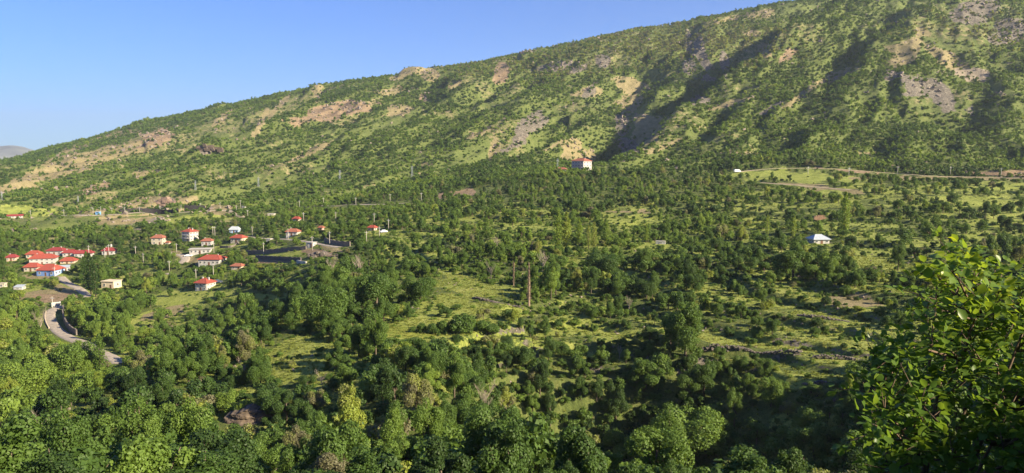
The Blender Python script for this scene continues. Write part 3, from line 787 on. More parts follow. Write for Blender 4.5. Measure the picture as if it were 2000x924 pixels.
def house(px, py, wpx, wallpx, roofpx, label, wall=W_WHITE, roof=M_REDTILE, rz=-32, ratio=.8, storeys=1, style='hip', chim=1, balcony=0,
          left=None, win=(3, 2), group="village houses", name="house", cat="house", near=150, over=.55, ridge=.3, keepf=.35, door=True):
    p = hit(px, py, near)
    m = p.y / F / math.cos(PITCH)            # metres per photo pixel at that distance
    view = math.atan2(p.x, p.y)
    ar = math.radians(rz); a = ar - view
    W_ = wpx * m - 2 * over
    w = W_ / (abs(math.cos(ar)) + ratio * abs(math.sin(ar))); d = w * ratio
    H = wallpx * m; RH = roofpx * m
    root = empty(name, (p.x, p.y + d * 0.45, p.z), a)
    tag(root, label, cat, group)
    depth = 1.6
    mb = MB(); mb.box(-w/2, w/2, -d/2, d/2, -depth, H)
    mb.build("wall", wall, root)
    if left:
        b2 = MB(); b2.box(-w/2 + .002, w/2 - .002, -d/2 - .03, -d/2 + .02, -depth + .01, H - .01); b2.build("shade_painted_front", left, root)  # darker slab over the front wall: its shade put into the colour
    sh = H / storeys
    if style == 'hip':
        r = MB(); o = over; X = w/2 + o; Y = d/2 + o; rl = max(.05, X - Y + ridge * Y) if w >= d else .1
        e = .16
        r.add([(-X, -Y, H + .002), (X, -Y, H + .002), (X, Y, H + .002), (-X, Y, H + .002), (-X, -Y, H + e), (X, -Y, H + e), (X, Y, H + e), (-X, Y, H + e), (-rl, 0, H + RH), (rl, 0, H + RH)],
              [(3, 2, 1, 0), (0, 1, 5, 4), (1, 2, 6, 5), (2, 3, 7, 6), (3, 0, 4, 7), (4, 5, 9, 8), (6, 7, 8, 9), (5, 6, 9), (7, 4, 8)])
        # hip and ridge caps
        ro = r.build("roof", roof, root)
        cp = MB()
        for c1, c2 in (((-X, -Y), -rl), ((X, -Y), rl), ((X, Y), rl), ((-X, Y), -rl)):
            cp.tube([(c1[0], c1[1], H + e), (c2, 0, H + RH)], [.09, .09], 5)
        cp.tube([(-rl, 0, H + RH), (rl, 0, H + RH)], [.1, .1], 5)
        cp.build("ridge_cap", roof, ro)
    elif style == 'flat':
        r = MB(); o = over; r.box(-w/2 - o, w/2 + o, -d/2 - o, d/2 + o, H + .002, H + .28); ro = r.build("roof", roof, root); RH = .28
    else:  # lean-to sheet
        r = MB(); o = over
        r.add([(-w/2 - o, -d/2 - o, H), (w/2 + o, -d/2 - o, H), (w/2 + o, d/2 + o, H + RH), (-w/2 - o, d/2 + o, H + RH),
               (-w/2 - o, -d/2 - o, H + .12), (w/2 + o, -d/2 - o, H + .12), (w/2 + o, d/2 + o, H + RH + .12), (-w/2 - o, d/2 + o, H + RH + .12)],
              [(3, 2, 1, 0), (4, 5, 6, 7), (0, 1, 5, 4), (1, 2, 6, 5), (2, 3, 7, 6), (3, 0, 4, 7)])
        ro = r.build("roof", roof, root)
    for c in range(chim):
        cx_ = (-.25 + .5 * c) * w; q = MB(); zz = H + RH * (.75 if style == 'hip' else 1)
        q.box(cx_ - .3, cx_ + .3, -.1 + .2 * c, .5 + .2 * c, zz - RH * .4, zz + .75); q.box(cx_ - .38, cx_ + .38, -.18 + .2 * c, .58 + .2 * c, zz + .752, zz + .87)
        q.build("chimney", W_WHITE, ro)
    ww = min(1.25, w / (win[0] * 2 + .5)); wh = min(1.3, sh * .48)
    for s in range(storeys):
        zc = s * sh + sh * .55
        for i in range(win[0]):
            x = -w/2 + w * (i + .5) / win[0]
            if door and s == 0 and i == win[0] // 2: continue
            put_window(root, x, -d/2 - .04, zc, 0, ww, wh)
        for i in range(win[1]):
            y = -d/2 + d * (i + .5) / win[1]
            put_window(root, -w/2 - .06, y, zc, -math.pi/2, ww, wh)
            put_window(root, w/2 + .01, y, zc, math.pi/2, ww, wh)
    if door:
        x = -w/2 + w * (win[0] // 2 + .5) / win[0]; q = MB(); q.box(x - .5, x + .5, -d/2 - .06, -d/2 + .02, 0, min(2.1, sh * .8)); dd = q.build("door", mat("door_wood", (.16, .08, .05), .7, .3, 3), root)
        q = MB(); q.box(x + .32, x + .38, -d/2 - .12, -d/2 - .06, .95, 1.05); q.build("handle", M_STEEL, dd)
    for s in range(1, storeys + 1 if balcony else 0):
        if s == storeys: break
        q = MB(); zc = s * sh; x0, x1 = -w * .42, w * .42
        q.box(x0, x1, -d/2 - 1.3, -d/2 - .002, zc - .16, zc); b = q.build("balcony", W_WHITE, root)
        q = MB(); q.box(x0, x1, -d/2 - 1.3, -d/2 - 1.24, zc + .9, zc + .98)
        for i in range(9):
            xx = x0 + (x1 - x0) * i / 8; q.box(xx - .03, xx + .03, -d/2 - 1.29, -d/2 - 1.25, zc, zc + .9)
        q.build("railing", M_FRAME if balcony == 1 else mat("railing_red", (.35, .08, .06), .6, .2, 3), b)
    CIRC.append((p.x, p.y + d * .45, max(w, d) * .62 + .6))
    hw = wpx / 2
    KEEP.append((px - hw, px + hw, py - wallpx * keepf, p.y))
    return root, w, d, H, m

SPECS = [
 # right and middle
 (1137, 333, 41, 18, 6, dict(label="four storey apartment block with faded red roof alone on the wooded spur", wall=W_WHITE, left=W_GREY, roof=M_ORTILE, rz=-38, ratio=.9, storeys=3, win=(4, 3), balcony=2, chim=2, name="apartment_block", cat="building", group=None, near=500, keepf=.05)),  # grey front stands in for the white wall in shade
 (1097, 336, 24, 5, 4, dict(label="low pale house with orange roof left of the block on the spur", wall=W_WHITE, roof=M_ORTILE, rz=-15, ratio=.7, group=None, near=500, win=(3, 1))),
 (1603, 476, 46, 8, 9, dict(label="small stone house under a pale blue hipped metal roof on the green slope", wall=W_WHITE, roof=M_METAL, rz=28, ratio=.9, group=None, chim=0, win=(3, 3), keepf=.15)),
 # upper village
 (307, 478, 31, 13, 6, dict(label="cream two storey house with orange roof, left of the tall block", wall=W_CREAM, roof=M_ORTILE, rz=-25, ratio=.9, storeys=2, win=(2, 2))),
 (368, 471, 33, 18, 6, dict(label="three storey block with red hipped roof and shaded grey left side", wall=W_WHITE, left=W_GREY, roof=M_REDTILE, rz=-48, ratio=1.1, storeys=3, win=(2, 3), balcony=1, chim=2, name="apartment_block", cat="building")),  # grey on the front wall is shade painted over white plaster
 (403, 480, 26, 9, 5, dict(label="low house with brown orange roof just right of the three storey block", wall=W_GREY, roof=M_ORTILE, rz=-20)),
 (457, 455, 23, 6, 6, dict(label="blue and white house among trees above the cream hipped one", wall=W_BLUE, roof=M_METAL, rz=-20, ridge=.6, keepf=.2)),
 (464, 474, 35, 9, 6, dict(label="cream single storey house with wide red roof below the blue and white one", wall=W_CREAM, roof=M_REDTILE, rz=-35, ratio=.8)),
 (389, 496, 46, 9, 1, dict(label="long flat roofed grey building behind the big red roofed house", wall=W_GREY, roof=M_CONC, style='flat', rz=-12, ratio=.5, chim=0, win=(5, 1), over=.7)),
 (410, 519, 56, 12, 8, dict(label="large white house with broad red roof and shaded porch, village centre", wall=W_WHITE, roof=M_REDTILE, rz=-26, ratio=.75, storeys=1, chim=2, win=(5, 3), keepf=.2)),
 (463, 526, 30, 6, 5, dict(label="ruined low house with broken orange roof right of the broad red roof", wall=W_CREAM, roof=M_ORTILE, rz=-30, chim=0, win=(2, 1))),
 (397, 567, 43, 14, 9, dict(label="white two storey house with red pyramid roof, lowest in the village", wall=W_WHITE, roof=M_REDTILE, rz=-42, ratio=.95, storeys=2, win=(3, 3), chim=2, ridge=0, keepf=.2)),
 (529, 421, 16, 3, 2, dict(label="small pale shed near the end of the upper road", wall=W_CREAM, roof=M_CONC, style='flat', chim=0, win=(1, 1), door=False, name="shed", cat="shed", rz=-20, over=.2)),
 (327, 477, 11, 3, 3, dict(label="tiny outbuilding with orange roof beside the cream two storey house", wall=W_CREAM, roof=M_ORTILE, chim=0, win=(1, 1), door=False, name="shed", cat="shed", over=.3)),
 (525, 470, 13, 3, 1, dict(label="small white box shed above the stone walls", wall=W_WHITE, roof=M_CONC, style='flat', chim=0, win=(1, 1), door=False, name="shed", cat="shed", over=.15)),
 (579, 432, 19, 4, 5, dict(label="small house almost hidden by trees, only bright red roof showing", wall=W_CREAM, roof=M_REDTILE, chim=0, win=(2, 1), keepf=.5)),
 (571, 461, 32, 8, 6, dict(label="bluish grey house with orange roof beside the village road", wall=W_GREY, roof=M_ORTILE, rz=-25, win=(3, 2), chim=1)),
 (627, 450, 14, 5, 4, dict(label="little pinkish hut among trees right of the orange roofed grey house", wall=W_PINK, roof=M_ORTILE, chim=0, win=(1, 1), name="hut", cat="hut")),
 (607, 484, 22, 10, 1, dict(label="square unpainted concrete house with flat roof above the dug slope", wall=W_GREY, roof=M_CONC, style='flat', rz=-35, ratio=.8, chim=0, win=(2, 1), over=.25, keepf=.1)),
 (727, 451, 21, 6, 5, dict(label="house with red roof and cream ruins at the right end of the village", wall=W_CREAM, roof=M_REDTILE, chim=0, win=(2, 1))),
 (476, 406, 9, 3, .5, dict(label="small white hut above the upper road", wall=W_WHITE, roof=M_CONC, style='flat', chim=0, win=(1, 1), door=False, name="hut", cat="hut", over=.1)),
 (27, 426, 28, 4, 3, dict(label="long white barn with maroon roof at the far left road end", wall=W_WHITE, roof=M_DKTILE, rz=-8, ratio=.4, chim=0, win=(4, 1), name="barn", cat="barn", ridge=1.2)),
 # lower left cluster
 (63, 504, 33, 7, 7, dict(label="cream house with bright red roof, uppermost left of the lower cluster", wall=W_CREAM, roof=M_REDTILE, rz=-25)),
 (79, 516, 53, 11, 8, dict(label="white two storey house with wide red roof, middle of the lower cluster", wall=W_WHITE, roof=M_REDTILE, rz=-15, ratio=.6, storeys=2, win=(5, 2), keepf=.1)),
 (60, 530, 36, 8, 8, dict(label="cream house with red roof left of the blue house", wall=W_CREAM, roof=M_REDTILE, rz=-30, win=(3, 2))),
 (91, 539, 52, 11, 11, dict(label="blue walled house with bright red hipped roof, front of the lower cluster", wall=W_BLUE, left=wallmat("shaded_blue", (.14, .24, .48)), roof=M_REDTILE, rz=-35, ratio=.9, chim=2, win=(3, 3), keepf=.1)),  # deeper blue front is the same blue wall with shade in its colour
 (106, 499, 40, 9, 6, dict(label="white house with maroon roof at the back of the lower cluster", wall=W_WHITE, roof=M_DKTILE, rz=-28, chim=2)),
 (134, 501, 30, 7, 6, dict(label="left half of the row with maroon roofs", wall=W_WHITE, roof=M_DKTILE, rz=-18, ratio=.6, win=(3, 1))),
 (161, 502, 38, 7, 6, dict(label="long white house with maroon roof ending the back row beside the tall pole", wall=W_WHITE, roof=M_DKTILE, rz=-18, ratio=.45, win=(4, 1), chim=2)),
 (130, 515, 34, 5, 7, dict(label="low house with shallow bright red roof right of the wide white house", wall=W_TAN, roof=M_REDTILE, rz=-22, win=(3, 1))),
 (119, 530, 27, 7, 3, dict(label="grey shed with sloping white sheet roof beside the blue house", wall=W_GREY, roof=M_METAL, style='lean', rz=-10, ratio=.7, chim=0, win=(2, 1), name="shed", cat="shed", over=.3)),
 (210, 498, 30, 8, 6, dict(label="white house with maroon roof and porch standing apart right of the cluster", wall=W_WHITE, roof=M_DKTILE, rz=-20, chim=1, balcony=0)),
 (213, 564, 38, 14, 1, dict(label="flat roofed sand coloured building with dark left side by the road", wall=W_SAND, roof=W_SAND, style='flat', rz=-40, ratio=.8, chim=0, win=(2, 1), over=.3, keepf=.2)),
 (21, 510, 24, 7, 6, dict(label="brick red house with maroon roof half hidden at the left edge", wall=W_TAN, roof=M_DKTILE, rz=-25)),
 (3, 562, 16, 8, 2, dict(label="cream flat roofed hut cut by the left picture edge", wall=W_CREAM, roof=W_CREAM, style='flat', chim=0, win=(1, 1), name="hut", cat="hut", door=False, over=.2)),
 (35, 566, 22, 5, 3, dict(label="small pale shed with sheet roof below the lower cluster", wall=W_GREY, roof=M_METAL, style='lean', chim=0, win=(1, 1), name="shed", cat="shed", door=False, over=.2)),
 (1291, 477, 19, 5, .5, dict(label="low white walled shed alone in the orchard right of the poplars", wall=W_WHITE, roof=M_CONC, style='flat', chim=0, win=(1, 1), door=False, name="shed", cat="shed", group=None, over=.1, ratio=.4, rz=-4)),
]
roots = {}
for sp in SPECS:
    kw = dict(sp[5]); lb = kw.pop("label")
    if lb.startswith("left half"): lb = "short white house with maroon roof in the middle of the back row"
    roots[sp[0]] = house(sp[0], sp[1], sp[2], sp[3], sp[4], lb, **kw)

# water tank on the roof of the house that stands apart
r_, w_, d_, H_, m_ = roots[210]
tk = MB(); tk.tube([(0, 0, 0), (0, 0, 1.3)], [.6, .6], 12); tk.tube([(0, 0, 1.302), (0, 0, 1.5)], [.6, .2], 12)
for sx, sy in ((-.45, 0), (.45, 0), (0, .45), (0, -.45)): tk.box(sx - .05, sx + .05, sy - .05, sy + .05, -.9, -.002)
o = tk.build("water_tank", W_WHITE); o.location = (r_.location.x + 1.2, r_.location.y, r_.location.z + H_ + 6 * m_ + .5)
tag(o, "white water tank on the maroon roof of the house standing apart", "water tank")

# ------------------------------------------------------------------ roads and tracks
ROADPTS = []
def ribbon(name, P, zc, width, m, clearw):
    T = np.gradient(P, axis=0); T /= np.maximum(np.linalg.norm(T, axis=1), 1e-6)[:, None]
    Nn = np.stack([-T[:, 1], T[:, 0]], 1)
    off = np.array([-.5 * width - .5, -.5 * width, -.25 * width, 0, .25 * width, .5 * width, .5 * width + .5]); k = 7
    dz = np.array([-.5, .10, .14, .16, .14, .10, -.5])
    X = P[:, None, 0] + Nn[:, None, 0] * off; Y = P[:, None, 1] + Nn[:, None, 1] * off
    Z = zc[:, None] + dz[None, :] + .06
    V = np.stack([X.ravel(), Y.ravel(), Z.ravel()], 1); n = len(P)
    a, b = np.meshgrid(np.arange(n - 1), np.arange(k - 1), indexing='ij')
    Fa = np.stack([a * k + b + 1, a * k + b, (a + 1) * k + b, (a + 1) * k + b + 1], -1).reshape(-1, 4)
    o = bpy.data.objects.new(name, mesh_np(name, V, Fa, [m], smooth=True)); C.objects.link(o); tag(o, kind="structure")
    for p in P[::2]: CIRC.append((p[0], p[1], clearw))
    nk = max(1, len(P) // 14)
    for i in range(0, len(P) - nk, nk):
        a_, b_ = P[i], P[min(i + nk, len(P) - 1)]
        pxa, pya = project(a_[0], a_[1], zc[i]); pxb, pyb = project(b_[0], b_[1], zc[min(i + nk, len(P) - 1)])
        if float(max(pxa, pxb)) > 142 and name == "village_road" and pya > 640 and float(min(pxa, pxb)) < 172: continue
        if name in ("village_road", "upper_road", "field_track", "hill_road", "side_track"): KEEP.append((float(min(pxa, pxb)), float(max(pxa, pxb)), float(max(pya, pyb)) - .5, float(min(a_[1], b_[1]) - 1)))
def keep(px0, px1, top, Y): KEEP.append((px0, px1, top, Y))

for nm, Pq, zq, wd, mi, bw in ROADLINES:
    ribbon(nm, Pq, zq, wd, M_DIRT if mi else M_ROAD, wd / 2 + (1.3 if nm in ("village_road", "upper_road") else 1.5))

# ------------------------------------------------------------------ walls
def wall_along(pix, h, th, m, label, near=150, name="retaining_wall", cat="wall", cap=None, h2=None):
    if isinstance(pix[0], Vector):
        P = smooth_poly(pix, 1.5); pix = [tuple(float(v) for v in project(q[0], q[1], ground(q[0], q[1]))) for q in P[::8]]
    else: P = smooth_poly([hit(a, b, near) for a, b in pix], 1.5)
    T = np.gradient(P, axis=0); T /= np.maximum(np.linalg.norm(T, axis=1), 1e-6)[:, None]
    Nn = np.stack([-T[:, 1], T[:, 0]], 1) * th / 2
    z = height(P[:, 0], P[:, 1]); n = len(P)
    zs = np.convolve(np.pad(z, 6, mode='edge'), np.ones(13) / 13, 'valid')
    hh = np.linspace(h, h2 if h2 else h, n) * (1 + .06 * np.sin(np.arange(n) * 1.7))
    V = []; Fc = []
    for i in range(n):
        for s in (-1, 1):
            V.append((P[i, 0] + s * Nn[i, 0], P[i, 1] + s * Nn[i, 1], min(z[i], zs[i]) - 1.5)); V.append((P[i, 0] + s * Nn[i, 0], P[i, 1] + s * Nn[i, 1], zs[i] + hh[i]))
    for i in range(n - 1):
        a = i * 4; b = a + 4
        Fc += [(a, b, b + 1, a + 1), (a + 2, a + 3, b + 3, b + 2), (a + 1, b + 1, b + 3, a + 3)]
    Fc += [(0, 1, 3, 2), ((n - 1) * 4, (n - 1) * 4 + 2, (n - 1) * 4 + 3, (n - 1) * 4 + 1)]
    c = P.mean(0); cz = float(z.mean())
    V = np.array(V) - np.array([c[0], c[1], cz])
    mb = MB(); mb.v = [tuple(v) for v in V]; mb.f = Fc; mb.m = [0] * len(Fc)
    o = mb.build(name, m); o.location = (c[0], c[1], cz)
    tag(o, label, cat)
    if cap:
        # coping along the top
        V2 = []; F2 = []
        for i in range(n):
            for s in (-1.25, 1.25):
                x_, y_ = P[i, 0] + s * Nn[i, 0] - c[0], P[i, 1] + s * Nn[i, 1] - c[1]
                V2.append((x_, y_, zs[i] + hh[i] + .003 - cz)); V2.append((x_, y_, zs[i] + hh[i] + .15 - cz))
        q = MB(); q.v = V2; q.f = [f for f in Fc]; q.m = [0] * len(Fc); q.build("coping", cap, o)
    for p in P[::2]: CIRC.append((p[0], p[1], th / 2 + 1.3))
    pxs = [a for a, _ in pix]; pys = [b for _, b in pix]
    for i in range(len(pix) - 1):
        KEEP.append((min(pxs[i], pxs[i + 1]), max(pxs[i], pxs[i + 1]), max(pys[i], pys[i + 1]) + 1, float(P[:, 1].min())))
    return o
M_BASALT = mat("black_basalt", (.03, .028, .03), 0.9, 0.5, .8, bump=.5)
ur = [q for q in ROADLINES if q[0] == "upper_road"][0]
def along_road(px0, px1, off):
    ppx, _ = project(ur[1][:, 0], ur[1][:, 1], ur[2]); T = np.gradient(ur[1], axis=0); T /= np.linalg.norm(T, axis=1)[:, None]
    idx = [i for i in range(0, len(ppx), 3) if px0 <= ppx[i] <= px1]
    return [Vector((ur[1][i, 0] - T[i, 1] * off, ur[1][i, 1] + T[i, 0] * off, 0)) for i in idx]
wall_along(along_road(229, 344, 5.2), 3.2, 1.6, M_BASALT, "long black stone retaining wall above the upper road, left stretch", h2=6.0)
wall_along(along_road(348, 411, 5.2), 5.8, 1.6, M_BASALT, "black stone retaining wall above the upper road, right stretch nearer the bend", h2=4.6)
wall_along([(500, 506), (540, 508), (588, 510)], 1.9, .6, M_STONE, "dark low wall under the grassy terrace in the village", near=250)
wall_along([(466, 497), (520, 495.5), (570, 490), (598, 487)], 2.1, .7, M_STONE2, "long grey stone wall leading to the flat roofed concrete house", near=250)
wall_along([(634, 473), (660, 480), (684, 481)], 2.4, .6, M_STONE2, "grey retaining wall right of the flat roofed concrete house", near=250)
wall_along([(124, 606), (123, 618), (128, 634), (138, 648), (150, 655)], 2.4, .5, M_STONE2, "curved stone wall on the inner side of the road bend", near=200)
wall_along([(90, 609), (88, 618), (90, 630), (96, 642)], .5, .35, W_SAND, "low pale kerb wall on the outer side of the road bend", near=200)
wall_along([(100, 600), (112, 598), (118, 597)], 2.0, .8, W_WHITE, "short whitish block wall at the top of the road bend", near=200)
wall_along([(598, 514), (590, 515), (580, 514)], 1.2, .5, W_WHITE, "short white garden wall below the dug slope", near=250)
wall_along([(480, 463), (455, 482), (430, 484)], 1.0, .5, M_STONE2, "low stone wall above the ruined orange roof", near=250)

def stones_wall(pix, h, label, near=60, dens=9, size=.22, name="dry_stone_wall", m=None):
    P = smooth_poly([hit(a, b, near) for a, b in pix], .5)
    z = height(P[:, 0], P[:, 1]); c = P.mean(0); cz = float(z.mean())
    mb = MB(); g = random.Random(len(label))
    for i in range(len(P)):
        for k in range(dens):
            s = size * g.uniform(.5, 1.3)
            x = P[i, 0] + g.uniform(-.35, .35) - c[0]; y = P[i, 1] + g.uniform(-.3, .3) - c[1]; zz = z[i] - .25 + g.random() ** .8 * h * (0.7 + .5 * math.sin(i * .21)) - cz
            vs = []
            for sx, sy, sz in ((-1, -1, -1), (1, -1, -1), (1, 1, -1), (-1, 1, -1), (-1, -1, 1), (1, -1, 1), (1, 1, 1), (-1, 1, 1)):
                vs.append((x + sx * s * g.uniform(.6, 1.0), y + sy * s * g.uniform(.5, .9), zz + sz * s * g.uniform(.4, .7)))
            mb.add(vs, [(3, 2, 1, 0), (4, 5, 6, 7), (0, 1, 5, 4), (1, 2, 6, 5), (2, 3, 7, 6), (3, 0, 4, 7)])
    o = mb.build(name, m or M_STONE2); o.location = (c[0], c[1], cz); tag(o, label, "wall", "dry stone terrace walls")
    for p in P[::3]: CIRC.append((p[0], p[1] - .6, 1.3))
    for i in range(len(pix) - 1): KEEP.append((min(pix[i][0], pix[i+1][0]), max(pix[i][0], pix[i+1][0]), max(pix[i][1], pix[i+1][1]) - 12, float(P[:, 1].min())))
    return o
stones_wall([(1372, 686), (1420, 684), (1470, 686), (1520, 690), (1560, 694)], 1.2, "tumbled dark dry stone wall below the brightest long right meadow")
stones_wall([(1590, 700), (1640, 702), (1700, 705), (1745, 706)], 1.0, "rubble wall continuing right towards the leafy near tree")
stones_wall([(925, 583), (960, 590), (1015, 600)], .8, "thin grey stone wall edging the slanting meadow left of the dead poplar")
stones_wall([(1560, 617), (1600, 622), (1660, 628)], .8, "broken stone edge of the middle terrace on the right slope")
stones_wall([(1580, 470), (1600, 472), (1625, 474)], .7, "low brown stone wall in front of the blue roofed house", near=200, dens=5)
stones_wall([(1570, 750), (1630, 753)], .7, "scattered stones edging the lowest right terrace")

# ruin and rocks
def ruin(px, py, w, label):
    p = hit(px, py, 250); mb = MB(); g = random.Random(4); L_ = w
    for i in range(26):
        x = -L_/2 + L_ * i / 25; h = 1.0 + 1.6 * abs(math.sin(i * .9)) * g.uniform(.5, 1)
        mb.box(x - .25, x + .25, -.4 + g.uniform(-.06, .06), .4, -1, h)
    for i in range(10):
        h = .8 + 1.2 * g.random(); mb.box(L_/2 + .252, L_/2 + .9, -.4 + i * .6, .15 + i * .6, -1, h)
    o = mb.build("ruined_wall", mat("orange_stone", (.30, .19, .12), .95, .45, 1.2, bump=.5)); o.location = p; tag(o, label, "ruin")
    CIRC.append((p.x, p.y, w * .6)); KEEP.append((px - 14, px + 14, py - 2, p.y))
ruin(1600, 430, 5, "crumbling orange stone ruin in the trees above the blue roofed house")

def rock(px, py, w, h, label, name="rock_outcrop", near=60, seed=1, m=None, strata=False, n=46, dy=0):
    p = hit(px, py, near); g = np.random.default_rng(seed); mb = MB()
    for i in range(n):
        a = g.normal() * w * .3; b = g.normal() * w * .16; s = g.uniform(.3, 1.0) * h * .5
        zz = g.uniform(-.3, .9) * h * math.exp(-(a / (w * .45)) ** 2)
        k = g.uniform(.6, 1.0, 8); yw = s * g.uniform(.6, 1.3); xw = s * g.uniform(.8, 1.8) * (1.5 if strata else 1); hz = s * (g.uniform(.18, .35) if strata else g.uniform(.5, 1.2))
        tilt = 0 if strata else g.uniform(-.6, .6)
        vs = []
        for q, (sx, sy, sz) in enumerate(((-1, -1, -1), (1, -1, -1), (1, 1, -1), (-1, 1, -1), (-1, -1, 1), (1, -1, 1), (1, 1, 1), (-1, 1, 1))):
            vs.append((a + sx * xw * k[q] + tilt * sz * hz, b + sy * yw * k[(q + 3) % 8], zz + sz * hz * k[(q + 5) % 8]))
        mb.add(vs, [(3, 2, 1, 0), (4, 5, 6, 7), (0, 1, 5, 4), (1, 2, 6, 5), (2, 3, 7, 6), (3, 0, 4, 7)])
    o = mb.build(name, m or M_STONE2); o.location = (p.x, p.y + dy, p.z); tag(o, label, "rocks" if name != "boulder" else "boulder")
    CIRC.append((p.x, p.y - 1, w * .45)); KEEP.append((px - w * F / p.y * .4, px + w * F / p.y * .4, py + 2, p.y))
M_LEDGE = mat("ledge_rock", (.13, .10, .075), .95, .55, .9, bump=.8)
def cliff(px, py, w, h, label, near=60):
    p = hit(px, py, near); nx, nz = 90, 40; V = []; Fc = []
    for j in range(nz):
        for i in range(nx):
            u = i / (nx - 1) * 2 - 1; v = j / (nz - 1); x = u * w / 2; z = -1.5 + v * (h + 1.5) * (1 - .35 * abs(u) ** 3) * (.72 + .5 * float(fbm(np.array([x]), np.array([0.7]), 2.2, 12, 3)[0]))
            step = float(vnoise(np.array([z * 1.0 + x * .12]), np.array([3.3]), .55, 4)[0]) * 1.1 + .25 * math.floor(z * 2.2 + .6 * math.sin(x)) * -.5
            yy = -.35 * (1 - u * u) + 1.8 * (float(fbm(np.array([x]), np.array([z * .4]), 2.6, 19, 3)[0]) - .5) - step * .55 - 1.1 * float(fbm(np.array([x * 1.0]), np.array([z * 2.4]), 1.6, 9, 4)[0]) + v * .9 + 1.6 * abs(u) ** 2
            V.append((x, yy, z))
    for i in range(nx):
        V.append((V[(nz - 1) * nx + i][0], 3.5, V[(nz - 1) * nx + i][2] + .15))
    for j in range(nz):
        for i in range(nx - 1):
            a = j * nx + i; Fc.append((a, a + 1, a + nx + 1, a + nx))
    mb = MB(); mb.v = V; mb.f = Fc; mb.m = [0] * len(Fc)
    o = mb.build("rock_ledge", M_LEDGE); o.location = p; tag(o, label, "rocks")
    CIRC.append((p.x, p.y - 1.5, w * .35)); KEEP.append((px - 26, px + 22, py - 8, p.y))
M_LEDGE = mat("ledge_rock", (.10, .085, .065), .95, .6, 1.4, bump=.9)
cliff(480, 828, 8.0, 1.9, "layered grey brown rock ledge under the leafy knoll, lower left")
rock(325, 403, 17, 7, "jagged brown crag standing above the black retaining wall", near=500, seed=5, m=mat("crag_rock", (.22, .155, .12), .95, .5, .3, bump=.8), n=90)
rock(405, 293, 26, 8, "small dark crag on the bare shoulder of the left mountain", near=800, seed=6, m=M_LEDGE, n=30)
rock(625, 500, 9, 2.2, "heap of dark boulders on the dug slope below the concrete house", near=250, seed=8, m=M_STONE2, n=50)
rock(700, 1, 4, 1, "x", seed=9) if False else None

# ------------------------------------------------------------------ poles and pylons
def pole_mesh(h, kind):
    parts = {}
    mb = MB(); mb.tube([(0, 0, -1), (0, 0, h)], [.15, .10], 8); parts["post"] = (mb.mesh("post", M_POLE, True), None)
    c = MB(); c.box(-.9, .9, -.08, .08, h - .75, h - .6); parts["crossarm"] = (c.mesh("crossarm", M_STEEL), None)
    if kind == 1: 
        c = MB(); c.tube([(0, 0, h - 1.4), (0, -.7, h - 1.0), (0, -1.5, h - .9)], [.05, .05, .05], 5); parts["lamp_arm"] = (c.mesh("lamp_arm", M_STEEL), None)
        c = MB(); c.box(-.16, .16, -2.1, -1.5, h - .98, h - .84); parts["lamp_head"] = (c.mesh("lamp_head", M_STEEL), None)
    i = MB()
    for x in (-.8, 0, .8): i.tube([(x, 0, h - .6 if x else h), (x, 0, h - .35 if x else h + .25)], [.06, .05], 5)
    parts["insulator"] = (i.mesh("insulator", M_FRAME), "stuff")
    return {k: v[0] for k, v in parts.items()}
_pm = {}
